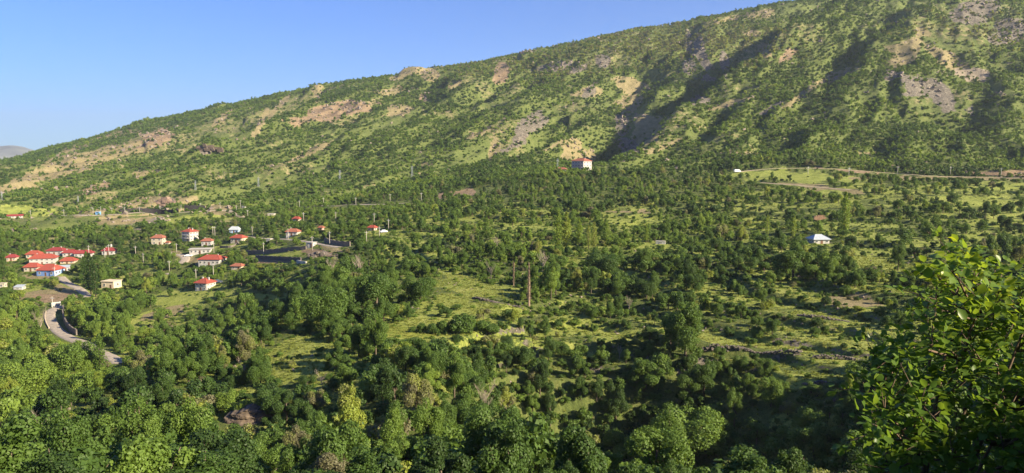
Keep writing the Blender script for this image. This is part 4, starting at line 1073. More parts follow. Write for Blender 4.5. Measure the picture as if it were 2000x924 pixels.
POLES = [  # px, base py, height px, where it stands, near
 (60, 424, 12, "beside the white barn at the far left of the upper road"), (125, 422, 10, "on the upper road between the barn and the blue kiosk"), (182, 419, 12, "just left of the blue kiosk on the upper road"),
 (197, 416, 7, "just right of the blue kiosk on the upper road"), (219, 419, 12, "before the left end of the black wall"), (244, 418, 12, "in front of the low left end of the black wall"), (273, 417, 12, "in front of the black wall, second pole along it"),
 (313, 416, 12, "in front of the black wall under the brown crag"), (354, 414, 12, "at the gap between the two black walls"), (392, 411, 12, "in front of the right stretch of black wall"), (430, 409, 12, "on the bend after the black wall ends"),
 (462, 415, 12, "beside the pale side track off the upper road"), (470, 407, 14, "next to the small white hut above the road"), (484, 424, 12, "below the end of the pale side track"), (545, 402, 9, "on the wooded slope above the pale shed"),
 (493, 462, 17, "right of the cream house with wide red roof"), (420, 463, 18, "above the brown orange roof, one of two close poles"), (416, 461, 17, "above the brown orange roof, thinner of two close poles"), (418, 496, 20, "rising behind the broad red roof"), (345, 493, 13, "left of the long flat roofed building"),
 (265, 498, 14, "alone in trees left of the upper village"), (280, 513, 9, "short one in the trees below and left of the centre"), (331, 530, 18, "beside the small bend below the cream two storey house"), (383, 546, 18, "beside the lowest red pyramid roof"), (417, 540, 22, "in front of the broad red roofed house"), (515, 497, 21, "against the long grey stone wall"),
 (174, 502, 20, "at the end of the back row of maroon roofs"), (213, 500, 19, "in front of the house that stands apart"), (205, 503, 11, "shorter one left of the house that stands apart"), (160, 519, 14, "right of the low shallow red roof"), (166, 552, 14, "above the straight road piece, among poplars"), (103, 603, 18, "at the top of the road bend"), (107, 541, 10, "against the blue walled house"),
 (563, 469, 20, "in front of the bluish grey house"), (644, 479, 24, "tall one at the grey wall right of the concrete house"), (656, 431, 13, "in trees above the pinkish hut"), (593, 431, 11, "right of the hidden bright red roof"), (731, 434, 12, "above the red roofed house at the right end"), (759, 448, 16, "beside the parked car at the right end of the village"),
 (716, 473, 11, "low one below the car at the right end"), (741, 464, 10, "short one just below the parked car"), (610, 489, 24, "right against the flat roofed concrete house"), (823, 391, 12, "on the meadow strip right of the upper road"), (632, 399, 10, "on the wooded slope above the village, left of centre"), (585, 405, 10, "among trees on the slope above the upper road's end"), (695, 400, 10, "by the pale end of the upper road"), (762, 393, 9, "left of the meadow strip above the village"),
 (1578, 342, 14, "first from the left along the green field"), (1658, 344, 14, "second from the left along the green field"), (1753, 341, 14, "midway along the hill road on the right"), (1856, 343, 15, "on the hill road above the big shrubs"), (1955, 345, 15, "last along the hill road near the red cutting"),
]
for (px, py, hp, where) in POLES:
    p = hit(px, py, 380 if px > 1400 else (450 if py < 430 and px < 480 else 250))
    m = p.y / F; h = round(max(5.5, min(13, hp * m * 1.15)) * 2) / 2
    kind = 1 if (px < 460 and py < 425) or px > 1400 else 0
    if (h, kind) not in _pm: _pm[(h, kind)] = pole_mesh(h, kind)
    rt = empty("utility_pole", p, random.uniform(-.5, .5))
    tag(rt, ("pale street lamp pole " if kind else "pale power line pole ") + where, "pole", "poles along the roads")
    for nme, me in _pm[(h, kind)].items():
        o = bpy.data.objects.new(nme, me); C.objects.link(o); o.parent = rt
    KEEP.append((px - 2, px + 2, py - hp * .25, p.y))

def pylon(px, py, hp, label, near):
    p = hit(px, py, near); h = hp * p.y / F; rt = empty("lattice_pylon", p); tag(rt, label, "pylon", "lattice pylons on the slope")
    mb = MB(); b = h * .09; t = h * .018; r = .09
    for sx in (-1, 1):
        for sy in (-1, 1): mb.tube([(sx * b, sy * b, -1), (sx * t, sy * t, h)], [r, r * .7], 4)
    n = 9
    for i in range(n):
        z0, z1 = h * i / n, h * (i + 1) / n; w0 = b + (t - b) * i / n; w1 = b + (t - b) * (i + 1) / n
        for s in (-1, 1):
            mb.tube([(-w0, s * w0, z0), (w1, s * w1, z1)], [r * .5] * 2, 3); mb.tube([(w0, s * w0, z0), (-w1, s * w1, z1)], [r * .5] * 2, 3)
            mb.tube([(s * w0, -w0, z0), (s * w1, w1, z1)], [r * .5] * 2, 3)
    mb.build("mast", M_STEEL, rt)
    for k, z in enumerate((.72, .82, .92)):
        c = MB(); L_ = h * (.15 - .02 * k); c.tube([(-L_, 0, h * z), (L_, 0, h * z)], [.08, .08], 4); c.tube([(-L_, 0, h * z), (0, 0, h * z + .8)], [.05, .05], 3); c.tube([(L_, 0, h * z), (0, 0, h * z + .8)], [.05, .05], 3)
        c.build("cross_arm", M_STEEL, rt)
    CIRC.append((p.x, p.y, 3)); KEEP.append((px - 3, px + 3, py - 1, p.y))
pylon(382, 371, 18, "thin lattice pylon on the wooded slope above the crag, left one of a pair", 700)
pylon(505, 365, 19, "thin lattice pylon above the upper road bend, in open grass", 700)
pylon(153, 398, 15, "faint lattice pylon low on the left mountain foot", 700)
pylon(4, 391, 17, "faint lattice pylon at the extreme left edge", 700)
pylon(664, 352, 20, "lattice pylon standing on the dark wooded rib left of centre", 600)
pylon(805, 346, 22, "lattice pylon right of the wooded rib, near the centre slope", 600)
pylon(1089, 330, 20, "slim antenna mast beside the low house on the spur", 560)

# kiosk, vehicles
p = hit(192, 419, 450)
rt = empty("kiosk", p, .1); tag(rt, "small light blue kiosk beside the upper road", "kiosk")
q = MB(); q.box(-1.7, 1.7, -1.4, 1.4, -.5, 2.5); q.build("wall", mat("kiosk_blue", (.16, .36, .66), .6, .1, 2), rt)
q = MB(); q.box(-1.9, 1.9, -1.6, 1.6, 2.502, 2.7); q.build("roof", W_WHITE, rt)
q = MB(); q.box(-.9, .9, -1.46, -1.402, 1.1, 2.0); q.build("window", M_GLASS, rt)

def car(px, py, label, paint, rz, near=250, van=False, s=1.0):
    p = hit(px, py, near); rt = empty("parked_van" if van else "parked_car", (p.x, p.y, p.z + .25), math.radians(rz)); tag(rt, label, "van" if van else "car"); rt.scale = (s, s, s)
    L_, Wd = (5.0, 1.95) if van else (4.3, 1.75)
    prof = ([(-2.5, .3), (-2.5, 1.9), (-2.3, 2.1), (1.2, 2.1), (1.9, 1.25), (2.4, 1.05), (2.5, .3)] if van else
            [(-2.15, .3), (-2.15, .85), (-1.9, .98), (-1.45, 1.0), (-.95, 1.42), (.45, 1.45), (1.1, 1.0), (1.95, .85), (2.15, .6), (2.15, .3)])
    mb = MB(); n = len(prof)
    def half(z): return Wd / 2 * (1 if z < 1.05 else .84 if not van else .95)
    vs = [(x, -half(z), z) for x, z in prof] + [(x, half(z), z) for x, z in prof]
    mb.add(vs, [tuple(range(n)), tuple(range(2 * n - 1, n - 1, -1))] + [(i, i + n, (i + 1) % n + n, (i + 1) % n) for i in range(n)])
    mb.build("body", paint, rt)
    g = MB()
    if van: g.add([(1.28, -.8, 2.0), (1.28, .8, 2.0), (1.88, .85, 1.32), (1.88, -.85, 1.32)], [(0, 3, 2, 1)])
    else:
        g.add([(.5, -.68, 1.44), (.5, .68, 1.44), (1.12, .74, 1.03), (1.12, -.74, 1.03)], [(0, 3, 2, 1)]); g.add([(-.99, -.68, 1.42), (-.99, .68, 1.42), (-1.46, .74, 1.03), (-1.46, -.74, 1.03)], [(0, 1, 2, 3)])
        for s_ in (-1, 1): g.add([(-.8, s_ * .765, 1.38), (.4, s_ * .765, 1.38), (.8, s_ * .80, 1.06), (-1.1, s_ * .80, 1.06)], [(0, 1, 2, 3)])
    for v in range(len(g.v)): g.v[v] = (g.v[v][0] * 1.01, g.v[v][1] * 1.02, g.v[v][2] + .01)
    g.build("windscreen" if van else "window", M_GLASS, rt)
    wm = MB(); wm.tube([(0, -.1, 0), (0, .1, 0)], [.32, .32], 14); rim = MB(); rim.tube([(0, -.112, 0), (0, .112, 0)], [.18, .18], 10)
    me = wm.mesh("wheel", mat("tyre", (.03, .03, .03), .8, .2, 3)); mr = rim.mesh("rim", M_STEEL)
    for sx in (-.62, .62):
        for sy in (-1, 1):
            o = bpy.data.objects.new("wheel", me); C.objects.link(o); o.parent = rt; o.location = (sx * L_ / 2, sy * (Wd / 2 - .08), .32)
            r = bpy.data.objects.new("rim", mr); C.objects.link(r); r.parent = o
    for sy in (-.6, .6):
        l = MB(); l.box(L_ / 2 - .04, L_ / 2 + .02, sy - .16, sy + .16, .62, .78); l.build("headlight", M_FRAME, rt)
    CIRC.append((p.x, p.y, 3.5)); KEEP.append((px - 8, px + 8, py - 2, p.y))
P_WHITE = mat("white_car_paint", (.75, .76, .78), .25, .03, 1, spec=.6); P_DARK = mat("dark_car_paint", (.06, .08, .13), .25, .05, 1, spec=.6)
car(749, 455, "white car parked beside the red roofed house at the right end", P_WHITE, 40)
car(426, 553, "dark car parked right of the lowest white house", P_DARK, 15)
car(368, 502, "white car parked below the long flat roofed building", P_WHITE, 10)
car(1440, 337, "white van parked at the left end of the green field road", P_WHITE, 10, near=380, van=True)
# ------------------------------------------------------------------ plants: where each stands
POPLARS = [(1090, 490, 64, .45, 0, "tallest poplar of the row above the orchards, leftmost"), (1106, 488, 60, .5, 1, "slim poplar next to the tallest one of the row"), (1131, 478, 42, .5, 0, "short poplar in the middle of the row"), (1149, 485, 36, .6, 2, "thin light poplar in the middle of the row"),
           (1160, 488, 44, .75, 2, "pale thin poplar, second from the right of the row"), (1183, 478, 42, .4, 1, "dark poplar at the right end of the row"), (1110, 470, 34, .45, 0, "poplar standing behind the tallest two of the row"), (178, 575, 66, .06, 0, "tall dark poplar beside the straight piece of village road"),
           (165, 560, 48, .12, 1, "poplar left of the tallest roadside one"), (187, 580, 54, .10, 0, "thin poplar right of the tallest roadside one"), (1649, 458, 66, .38, 1, "tall dark poplar right of the blue roofed house"), (1549, 466, 38, .42, 0, "poplar rising left above the blue roofed house"), (1498, 462, 34, .6, 2, "light thin poplar left of the blue roofed house"),
           (197, 735, 70, .42, 0, "poplar standing below the road in the left valley"), (75, 700, 62, .45, 1, "poplar among the broad trees of the left valley"), (8, 545, 42, .3, 0, "dark poplar at the left edge below the red roofs"), (950, 470, 40, .45, 1, "lone poplar left of the poplar row"), (1262, 474, 30, .5, 0, "short poplar left of the white walled shed"), (170, 540, 40, .35, 0, "short poplar behind the roadside ones")]
for a_, b_, h_, *_q in POPLARS: KEEP.append((a_ - 4, a_ + 4, b_ - h_ * .3, hit(a_, b_, 150).y))
KEEP.append((1028, 1038, 585, hit(1033, 600, 120).y))
KP = np.array(KEEP, float)
CA = np.array(CIRC, float)
FIELDS = np.array([(c[0], c[1], c[2], c[3], c[6]) for c in PATCHES if c[5] in 'gtys' and c[1] > 400 and c[6] >= .65 and c[2] > 25 and c[0] < 1850], float)
FY = np.array([hit(f[0], f[1], 60).y for f in FIELDS])
grid = {}
for k, (cx_, cy_, r_) in enumerate(CA):
    for gx in range(int((cx_ - r_) // 20), int((cx_ + r_) // 20) + 1):
        for gy in range(int((cy_ - r_) // 20), int((cy_ + r_) // 20) + 1): grid.setdefault((gx, gy), []).append(k)
def blocked(x, y, r):
    for k in grid.get((int(x // 20), int(y // 20)), ()):
        if (x - CA[k, 0]) ** 2 + (y - CA[k, 1]) ** 2 < (CA[k, 2] + r * .75) ** 2: return True
    return False

def candidates(r0, r1, cell, amax=0.83):
    X1 = r1 * math.sin(amax)
    nx = int(2 * X1 / cell); ny = int(r1 / cell) + 2
    gx, gy = np.meshgrid(np.arange(nx), np.arange(ny))
    x = (-X1 + (gx + rng.uniform(0, 1, gx.shape)) * cell).ravel(); y = ((gy + rng.uniform(0, 1, gx.shape)) * cell).ravel()
    R = np.hypot(x, y); a = np.arctan2(x, y)
    m = (R > r0) & (R < r1) & (np.abs(a) < amax)
    x, y = x[m], y[m]
    z, px, py, fr, s = height(x, y, extra=True)
    return x, y, z, px, py, fr, s

PLANTS = []     # kind, x, y, z, r, hscale, tone, px, py, variant, special label
def near_zone():
    x, y, z, px, py, fr, s = candidates(38, 300, 3.25)
    x2, y2, z2, px2, py2, fr2, s2 = candidates(300, 640, 4.3)
    x = np.r_[x, x2]; y = np.r_[y, y2]; z = np.r_[z, z2]; px = np.r_[px, px2]; py = np.r_[py, py2]; fr = np.r_[fr, fr2]; s = np.r_[s, s2]
    _, clear = patch_weights(px, py, x, y)
    R = np.hypot(x, y)
    clump = fbm(x, y, 24, 611, 3)
    dens = 0.82 + 0.5 * sstep(.4, .6, clump)
    dens *= 1 - clear
    # the orchard terraces are more open to the right and around the village
    openr = sstep(1250, 1500, px) * (1 - sstep(450, 500, py)) * sstep(350, 400, py)
    dens *= 1 - 0.42 * openr * (1 - sstep(.45, .62, clump))
    hem = (fr > .66) & (px > 740) & (y < 470)
    tread = (fr > 0) & (fr < .6) & (px > 760) & (px < 2100)
    wood = sstep(.50, .62, fbm(x, y, 38, 619, 3))
    dens = np.where(tread & (y > 150) & (y < 262), dens * (.62 + .45 * wood), dens)
    dens = np.where(tread & (y >= 262) & (y < 480), dens * (.74 + .4 * wood), dens)
    dens = np.where((py > 690) & (px > 950) & (px < 1480), np.maximum(dens, 1.0 * (1 - clear)), dens)
    dens = np.where((py > 715) & (px > 1250) & (px < 1780), np.maximum(dens, .95 * (1 - clear)), dens)
    behind = crest_x(y) - x
    dens = np.where((behind > 9) & (behind < 34) & (y > 100) & (y < 260), dens * .22, dens)
    dens = np.where((behind > -9) & (behind < 6) & (y > 100) & (y < 260), 1.0, dens)
    strips = ((px > 1370) & (px < 1800) & (py > 565) & (py < 740)) | ((px > 770) & (px < 1030) & (py > 532) & (py < 668)) | ((px > 1030) & (px < 1380) & (py > 612) & (py < 662))
    dens = np.where(strips & tread, dens * .28, dens); dens = np.where(strips & (fr > .66), .95, dens)
    dens = np.where(hem & ~strips, np.maximum(dens, .62), dens)
    u = rng.random(len(x)); rr = rng.random(len(x)); rk = rng.random(len(x)); rt = rng.random(len(x)); rv = rng.random(len(x))
    tn = fbm(x, y, 42, 661, 3)
    for i in np.nonzero(u < dens)[0]:
        tree = rk[i] < (.62 if not hem[i] else .12)
        if clear[i] > .3: tree = tree and rk[i] < .3
        big = rr[i] ** 1.7
        r = (1.05 + 1.95 * big) if tree else (.5 + .95 * big)
        if strips[i]: r = .8 + .9 * big if hem[i] else min(r, 1.7)
        if R[i] > 480: r *= .85
        # walnut and willow giants of the left valley
        if px[i] < 330 and py[i] > 590 and s[i] > .5 and tree: r *= 1.35
        if blocked(x[i], y[i], r): continue
        tone = .24 + .8 * (tn[i] - .3) + .30 * (rt[i] - .5)
        if px[i] < 330 and py[i] > 600 and s[i] > .4: tone += .14
        if py[i] > 720 and s[i] < .4: tone -= .07
        if rt[i] > (.94 if not (py[i] > 680 and 200 < px[i] < 1100) else .86): tone = .93
        if rt[i] < .03: tone = .72 if py[i] < 820 else .5
        PLANTS.append(['tree' if tree else 'shrub', x[i], y[i], z[i], r, (.72 + .6 * rv[i]) if tree else (.6 + .7 * rv[i]), float(np.clip(tone, .05, 1.0)), px[i], py[i], int(rv[i] * 997), None, None, bool(strips[i] and hem[i])])
near_zone()
def steep_zone():
    # brush on banks that face the viewer, where the same ground shows larger
    x, y, z, px, py, fr, s = candidates(60, 300, 1.9)
    sl = height(x, y + 1.5) - height(x, y - 1.5)
    _, clear = patch_weights(px, py, x, y)
    ok = (rng.random(len(x)) < np.clip((sl / 3 - .22) * 1.3, 0, .8) * (1 - clear)) & ((py > 690) | (px < 740))
    for i in np.nonzero(ok)[0]:
        a, b, c = rng.random(3); tree = a < .4; r = (1.0 + 1.1 * b) if tree else (.5 + .9 * b)
        if blocked(x[i], y[i], r): continue
        PLANTS.append(['tree' if tree else 'shrub', x[i], y[i], z[i], r, .7 + .6 * c, float(np.clip(.15 + .3 * b + .25 * (a - .3), .05, .8)) if c < .93 else .93, px[i], py[i], int(c * 997), None, None, False])
steep_zone()

def special(kind, px, py, wpx, hpx, tone, label, near=60, variant=0):
    p = hit(px, py, near); m = p.y / F
    r = wpx * m / 2
    base = NEAR[kind][variant % len(NEAR[kind])][2]
    PLANTS.append([kind, p.x, p.y, p.z, r, hpx * m / (r * base), tone, px, py, variant, label, None, False])
special('tree', 1338, 700, 92, 140, .42, "tallest broad tree in the middle ground, standing left of the brightest right meadow", variant=4)
special('tree', 1548, 548, 85, 92, .40, "big dense rounded tree just below and left of the blue roofed house", variant=1)
special('tree', 1180, 545, 70, 60, .22, "large dark tree behind the thicket left of the tall meadow side tree", variant=0)
special('tree', 700, 452, 46, 32, .50, "bright green dense tree left of the last red roofed village house", near=250, variant=1)
special('tree', 1345, 900, 150, 130, .50, "great rounded light green tree at the bottom, right of the dark ravine", variant=0)
special('tree', 1260, 760, 90, 75, .45, "rounded green tree hanging over the upper end of the dark ravine", variant=3)
special('tree', 1590, 890, 110, 100, .48, "dense rounded tree at the bottom just left of the near leafy branches", variant=1)
special('tree', 1200, 905, 80, 90, .52, "pale sunlit tree rising from the dark ravine at the bottom", variant=3)
special('tree', 330, 900, 130, 110, .35, "broad dull green thicket tree at the bottom left of the rock ledge", variant=5)
special('shrub', 474, 806, 74, 30, .78, "bright yellow green bush hanging over the rock ledge", variant=1)
special('shrub', 905, 650, 66, 36, .26, "dark thicket bush in the middle of the long bright meadow, biggest of the three", variant=2)
special('shrub', 858, 650, 50, 26, .34, "smaller thicket bush touching the left side of the biggest meadow bush", variant=1)
special('shrub', 952, 650, 56, 28, .30, "smaller thicket bush touching the right side of the biggest meadow bush", variant=3)
special('shrub', 820, 648, 36, 18, .38, "low bush at the left end of the meadow thicket line", variant=0)
special('shrub', 1990, 330, 30, 10, .3, "dark low shrub under the hill road at the far right", near=380, variant=0)
special('tree', 640, 640, 90, 90, .28, "dark spreading tree at the top of the knoll left of the long meadow", variant=5)
special('tree', 735, 600, 90, 80, .24, "dark tree mass bordering the left end of the long meadow", variant=2)
special('tree', 820, 590, 66, 60, .27, "rounded dark tree on the upper left corner of the terraced meadows", variant=0)
special('tree', 60, 780, 110, 90, .62, "bright green broad tree deep in the left valley", variant=0)
special('tree', 150, 735, 90, 80, .5, "full green tree in the left valley below the road", variant=2)

# crowns in front of roads, walls, houses and meadows stay low enough to leave them in view
kept = []
for q in PLANTS:
    kind, x, y, z, r, hs, tone, px, py, var, lab = q[:11]
    if lab is None:
        base = NEAR[kind][var % len(NEAR[kind])][2]
        m = y / F; wpx = r / m
        def top(): return py - (q[4] * base * q[5]) / m
        drop = False
        hitk = (KP[:, 3] > y) & (px + wpx > KP[:, 0]) & (px - wpx < KP[:, 1]) & (KP[:, 3] - y < 120)
        for lim in KP[hitk][:, 2]:
            if top() < lim:
                if py - lim < 4: drop = True; break
                q[5] *= max(.45, (py - lim) / (py - top()))
                if top() < lim - 2: q[4] *= .6
                if top() < lim - 2: drop = True; break
        if drop: continue
        f = (FY > y) & (np.abs(px - FIELDS[:, 0]) < FIELDS[:, 2] * .85 + wpx * .3)
        for k in np.nonzero(f)[0]:
            lim = FIELDS[k, 1] + FIELDS[k, 3] * .75
            if q[12]: q[5] = min(q[5], 1.0)
            if py > lim - 2 and top() < lim and (x * 12.9898 + y * 78.233) % 1 < FIELDS[k, 4]:
                q[5] *= max(.5, (py - lim) / (py - top()))
                if q[12]: q[5] = max(q[5], .38); continue
                if top() < lim - 3: drop = True; break
        if drop: continue
    kept.append(q)
PLANTS = kept

# how much of each plant the photograph shows
cov = np.zeros((231, 500), bool)
def visible_area(p):
    kind, x, y, z, r, hs, tone, px, py, var, lab = p[:11]
    m = y / F; base = NEAR[kind][var % len(NEAR[kind])][2]
    hh = r * base * hs / m; ww = r / m
    c0, c1 = (px - ww) / 4, (px + ww) / 4; r0, r1 = (py - hh) / 4, (py - hh * .1) / 4
    x0, x1 = max(0, int(c0)), min(500, int(c1) + 1); y0, y1 = max(0, int(r0)), min(231, int(r1) + 1)
    if x0 >= x1 or y0 >= y1: return 0
    yy, xx = np.mgrid[y0:y1, x0:x1]
    el = (((xx + .5 - px / 4) / (ww / 4)) ** 2 + ((yy + .5 - (r0 + r1) / 2) / max((r1 - r0) / 2, .3)) ** 2) < 1
    if not el.any(): el[...] = True
    sub = cov[y0:y1, x0:x1]; v = int((el & ~sub).sum()); sub |= el
    return v
PLANTS.sort(key=lambda q: q[2])
area = []
for q in PLANTS:
    base = NEAR[q[0]][q[9] % len(NEAR[q[0]])][2]
    ok = bool(seen(np.array([q[1]]), np.array([q[2]]), np.array([q[3] + q[4] * base * q[5] * .8]))[0])
    # the leafy tree close to the viewer hides the lower right corner
    if q[7] > 1760 + max(0, 600 - q[8]) * .3 and q[8] > 560: ok = False
    area.append(visible_area(q) if ok else 0)
area = np.array(area)
order = np.argsort(-area)
chosen = {'tree': [], 'shrub': []}
for i in order:
    k = PLANTS[i][0]
    if area[i] > 0 and (len(chosen[k]) < 296): chosen[k].append(i)
for i, q in enumerate(PLANTS):
    if q[10] and i not in chosen[q[0]] and area[i] > 0: chosen[q[0]].append(i)
chset = set(chosen['tree']) | set(chosen['shrub'])

# ---- labels from look and neighbours
MARKS = [(100, 525, "red roofs of the lower cluster"), (213, 556, "sand coloured flat roofed building"), (105, 625, "road bend"), (215, 695, "lower end of the valley road"), (397, 555, "lowest red pyramid roof"), (410, 508, "broad red village roof"),
         (345, 585, "grassy strip below the village"), (265, 500, "lone pole left of the upper village"), (300, 430, "bare bank under the black wall"), (560, 492, "walled terrace of the village"), (607, 477, "flat roofed concrete house"), (729, 445, "last red village roof"),
         (60, 690, "shady bottom of the left valley"), (60, 820, "bottom left corner"), (180, 800, "shaded edge of the left spur"), (300, 740, "crest of the left spur"), (330, 880, "bottom edge below the spur"), (470, 690, "left shoulder of the knoll"), (497, 815, "layered rock ledge"), (590, 700, "grassy knoll"),
         (620, 860, "slope right of the ledge"), (700, 590, "dark wood behind the knoll"), (740, 720, "bushy slope right of the knoll"), (790, 640, "left end of the long meadow"), (920, 600, "thin stone wall of the meadows"), (860, 560, "slanting upper meadow"), (1033, 560, "dead brown poplar"), (840, 500, "small bright clearing"),
         (780, 860, "bottom slope left of centre"), (900, 760, "wooded slope under the long meadow"), (1010, 830, "thicket left of the dark ravine"), (1130, 640, "meadow right of the dead poplar"), (1110, 700, "head of the dark ravine"), (1180, 830, "dark ravine"), (1338, 640, "tallest broad tree"), (1440, 655, "brightest right meadow"), (1480, 688, "dark dry stone wall"),
         (1330, 760, "slope under the tallest tree"), (1350, 850, "great light green tree at the bottom"), (1560, 740, "lowest right terraces"), (1620, 620, "narrow right terraces"), (1660, 585, "bare stony patch"), (1548, 500, "big dense tree near the blue roof"), (1603, 470, "pale blue roof"), (1600, 425, "orange ruin"), (1750, 497, "open meadow right of the blue roof"),
         (1700, 690, "leafy branches close by"), (1480, 860, "bottom slope by the close branches"), (1290, 473, "white walled orchard shed"), (1110, 460, "row of poplars"), (980, 460, "orchards left of the poplars"), (1240, 430, "grass clearing above the poplars"), (1137, 345, "block on the spur"), (1250, 560, "dense orchard wood"), (1400, 560, "orchard wood below the blue roof"),
         (1560, 350, "green field by the hill road"), (1850, 400, "high grass strips at the right"), (1900, 460, "right edge meadows"), (1400, 420, "wooded bench under the green field"), (900, 400, "woods below the centre slope")]
def tone_word(t): return "dark green" if t < .24 else "mid green" if t < .42 else "light green" if t < .6 else "bright yellow green" if t < .85 else "greyish olive"
ORD = ["first", "second", "third", "fourth", "fifth", "sixth", "seventh", "eighth", "ninth", "tenth", "eleventh", "twelfth"]
cells = {}; size_of = {}
for i in chset:
    q = PLANTS[i]
    if q[10]: continue
    m = q[2] / F; top = q[8] - q[4] * 2 * q[5] / m * .5
    d = [(((q[7] - a) * .8) ** 2 + ((top - b) * 1.5) ** 2, a, b, n) for a, b, n in MARKS]
    _, a, b, n = min(d)
    dx, dy = q[7] - a, top - b
    rel = ("left of" if dx < 0 else "right of") if abs(dx) > abs(dy) * 1.6 else ("above" if dy < 0 else "below")
    if n.startswith("bottom") or n.endswith("slope") or "wood" in n or "thicket" in n or "shady" in n: rel2 = {"left of": "left in", "right of": "right in", "above": "high in", "below": "low in"}[rel]
    else: rel2 = rel
    size = "small" if q[4] < (1.9 if q[0] == 'tree' else 1.05) else "large" if q[4] > (2.8 if q[0] == 'tree' else 1.45) else "middling"
    base = "%s %s %s" % (size, tone_word(q[6]), "tree" if q[0] == 'tree' else "shrub")
    size_of[i] = size; cells.setdefault((base, rel2, n), []).append(i)
LBL = {}
for (base, rel2, n), lst in cells.items():
    lst.sort(key=lambda i: PLANTS[i][7])
    for k, i in enumerate(lst):
        LBL[i] = "%s %s the %s" % (base, rel2, n) if len(lst) == 1 else "%s %s the %s, %s" % (base, rel2, n, ORD[min(k, 11)] + " from left")
        if LBL[i].startswith('mid green tree low in the bottom slope right of the rock'): LBL[i] = LBL[i].replace('mid green', size_of[i] + ' green')
        wds = LBL[i].split()
        while len(wds) > 16: wds = wds[1:]
        LBL[i] = " ".join(wds)
made = 0
for i in sorted(chset):
    kind, x, y, z, r, hs, tone, px, py, var, lab = PLANTS[i][:11]
    cm, tm, _b = NEAR[kind][var % len(NEAR[kind])]
    rt = empty("broadleaf_tree" if kind == 'tree' else "shrub", (x, y, z - .05), (var % 63) / 10.0)
    rt.scale = (r, r * (.92 + (var % 7) * .03), r * hs)
    tag(rt, lab or LBL[i], "tree" if kind == 'tree' else "shrub", "broadleaf trees on the slopes" if kind == 'tree' else "shrubs on the slopes")
    for nme, me in (("crown", cm), ("trunk" if kind == 'tree' else "stem", tm)):
        o = bpy.data.objects.new(nme, me); C.objects.link(o); o.parent = rt; o["tone"] = tone
    made += 1

def arr(sel, libs):
    P = np.array([[PLANTS[i][1], PLANTS[i][2], PLANTS[i][3] - .05] for i in sel])
    idx = np.array([libs[PLANTS[i][9] % len(libs)] for i in sel])
    rot = np.array([[0, 0, PLANTS[i][9] % 63 / 10.0] for i in sel])
    scl = np.array([[PLANTS[i][4], PLANTS[i][4] * (.92 + PLANTS[i][9] % 7 * .03), PLANTS[i][4] * PLANTS[i][5]] for i in sel])
    tone = np.array([PLANTS[i][6] for i in sel])
    return P, idx, rot, scl, tone
rest_t = [i for i, q in enumerate(PLANTS) if i not in chset and q[0] == 'tree']
rest_s = [i for i, q in enumerate(PLANTS) if i not in chset and q[0] == 'shrub']
# low weeds and saplings between the trees, closing the ground
x, y, z, px, py, fr, s = candidates(38, 420, 2.1)
_, clear = patch_weights(px, py, x, y)
ok = (rng.random(len(x)) < (.62 * (1 - .93 * clear) + .35 * (fr > .68) * (px > 740))) & (rng.random(len(x)) < np.interp(y, [0, 200, 420], [1, .75, .45]))
ok &= np.array([not blocked(a, b, .3) for a, b in zip(x, y)])
x, y, z, px, py = x[ok], y[ok], z[ok], px[ok], py[ok]
n = len(x); rr_ = rng.uniform(.3, .85, n)
lim_ok = np.ones(n, bool)
o = gn_scatter("undergrowth", np.stack([x, y, z - .1], 1), np.array(MIDS)[rng.integers(0, 4, n)], np.stack([0 * x, 0 * x, rng.uniform(0, 6, n)], 1),
               np.stack([rr_, rr_, rr_ * rng.uniform(.6, 1.1, n)], 1), np.clip(.42 + .7 * (fbm(x, y, 30, 881, 3) - .42) + rng.uniform(-.12, .12, n), .1, .8))
tag(o, kind="stuff")
Vt = []; gt = np.random.default_rng(5)
for k in range(26):
    a_ = gt.uniform(0, 6.28); b_ = a_ + gt.uniform(-.6, .6); r_0 = gt.uniform(0, .7); c0 = np.array([math.cos(a_) * r_0, math.sin(a_) * r_0, -.1]); tip = c0 + np.array([math.cos(b_) * .35, math.sin(b_) * .35, gt.uniform(.6, 1.2)])
    sd_ = np.array([-math.sin(b_), math.cos(b_), 0]) * .10
    Vt += [c0 - sd_, c0 + sd_, tip + sd_ * .3, tip - sd_ * .3]
M_GRASS = leaf_material("grass_blades", [(0, (.12, .15, .03)), (.4, (.20, .235, .05)), (.8, (.31, .32, .10)), (1, (.38, .33, .15))], trans=.3, rough=.7)
TUFT = lib(mesh_np("tuft", np.array(Vt), np.arange(len(Vt)).reshape(-1, 4), [M_GRASS], None, {"leaf": ('POINT', gt.random(len(Vt)))}))
x, y, z, px, py, fr, s = candidates(120, 290, .95)
Wp, clear = patch_weights(px, py, x, y)
ok = rng.random(len(x)) < (.75 * np.clip(clear * 1.2 + .30, 0, 1)) * np.interp(y, [0, 200, 290], [1, .9, .5]) * (Wp['t'] < .4)
x, y, z, px, py = x[ok], y[ok], z[ok], px[ok], py[ok]; n = len(x); rr_ = rng.uniform(.25, .6, n)
o = gn_scatter("meadow_grass", np.stack([x, y, z], 1), np.full(n, TUFT), np.stack([0 * x, 0 * x, rng.uniform(0, 6, n)], 1), np.stack([rr_, rr_, rr_ * rng.uniform(.5, .9, n)], 1), np.clip(.2 + .9 * (fbm(x, y, 14, 883, 3) - .3), 0, .9))
tag(o, kind="stuff")
P, idx, rot, scl, tone = arr(rest_t, MIDT); o = gn_scatter("woodland", P, idx, rot, scl, tone); tag(o, kind="stuff")
P, idx, rot, scl, tone = arr(rest_s, MIDS); o = gn_scatter("scrub", P, idx, rot, scl, tone); tag(o, kind="stuff")

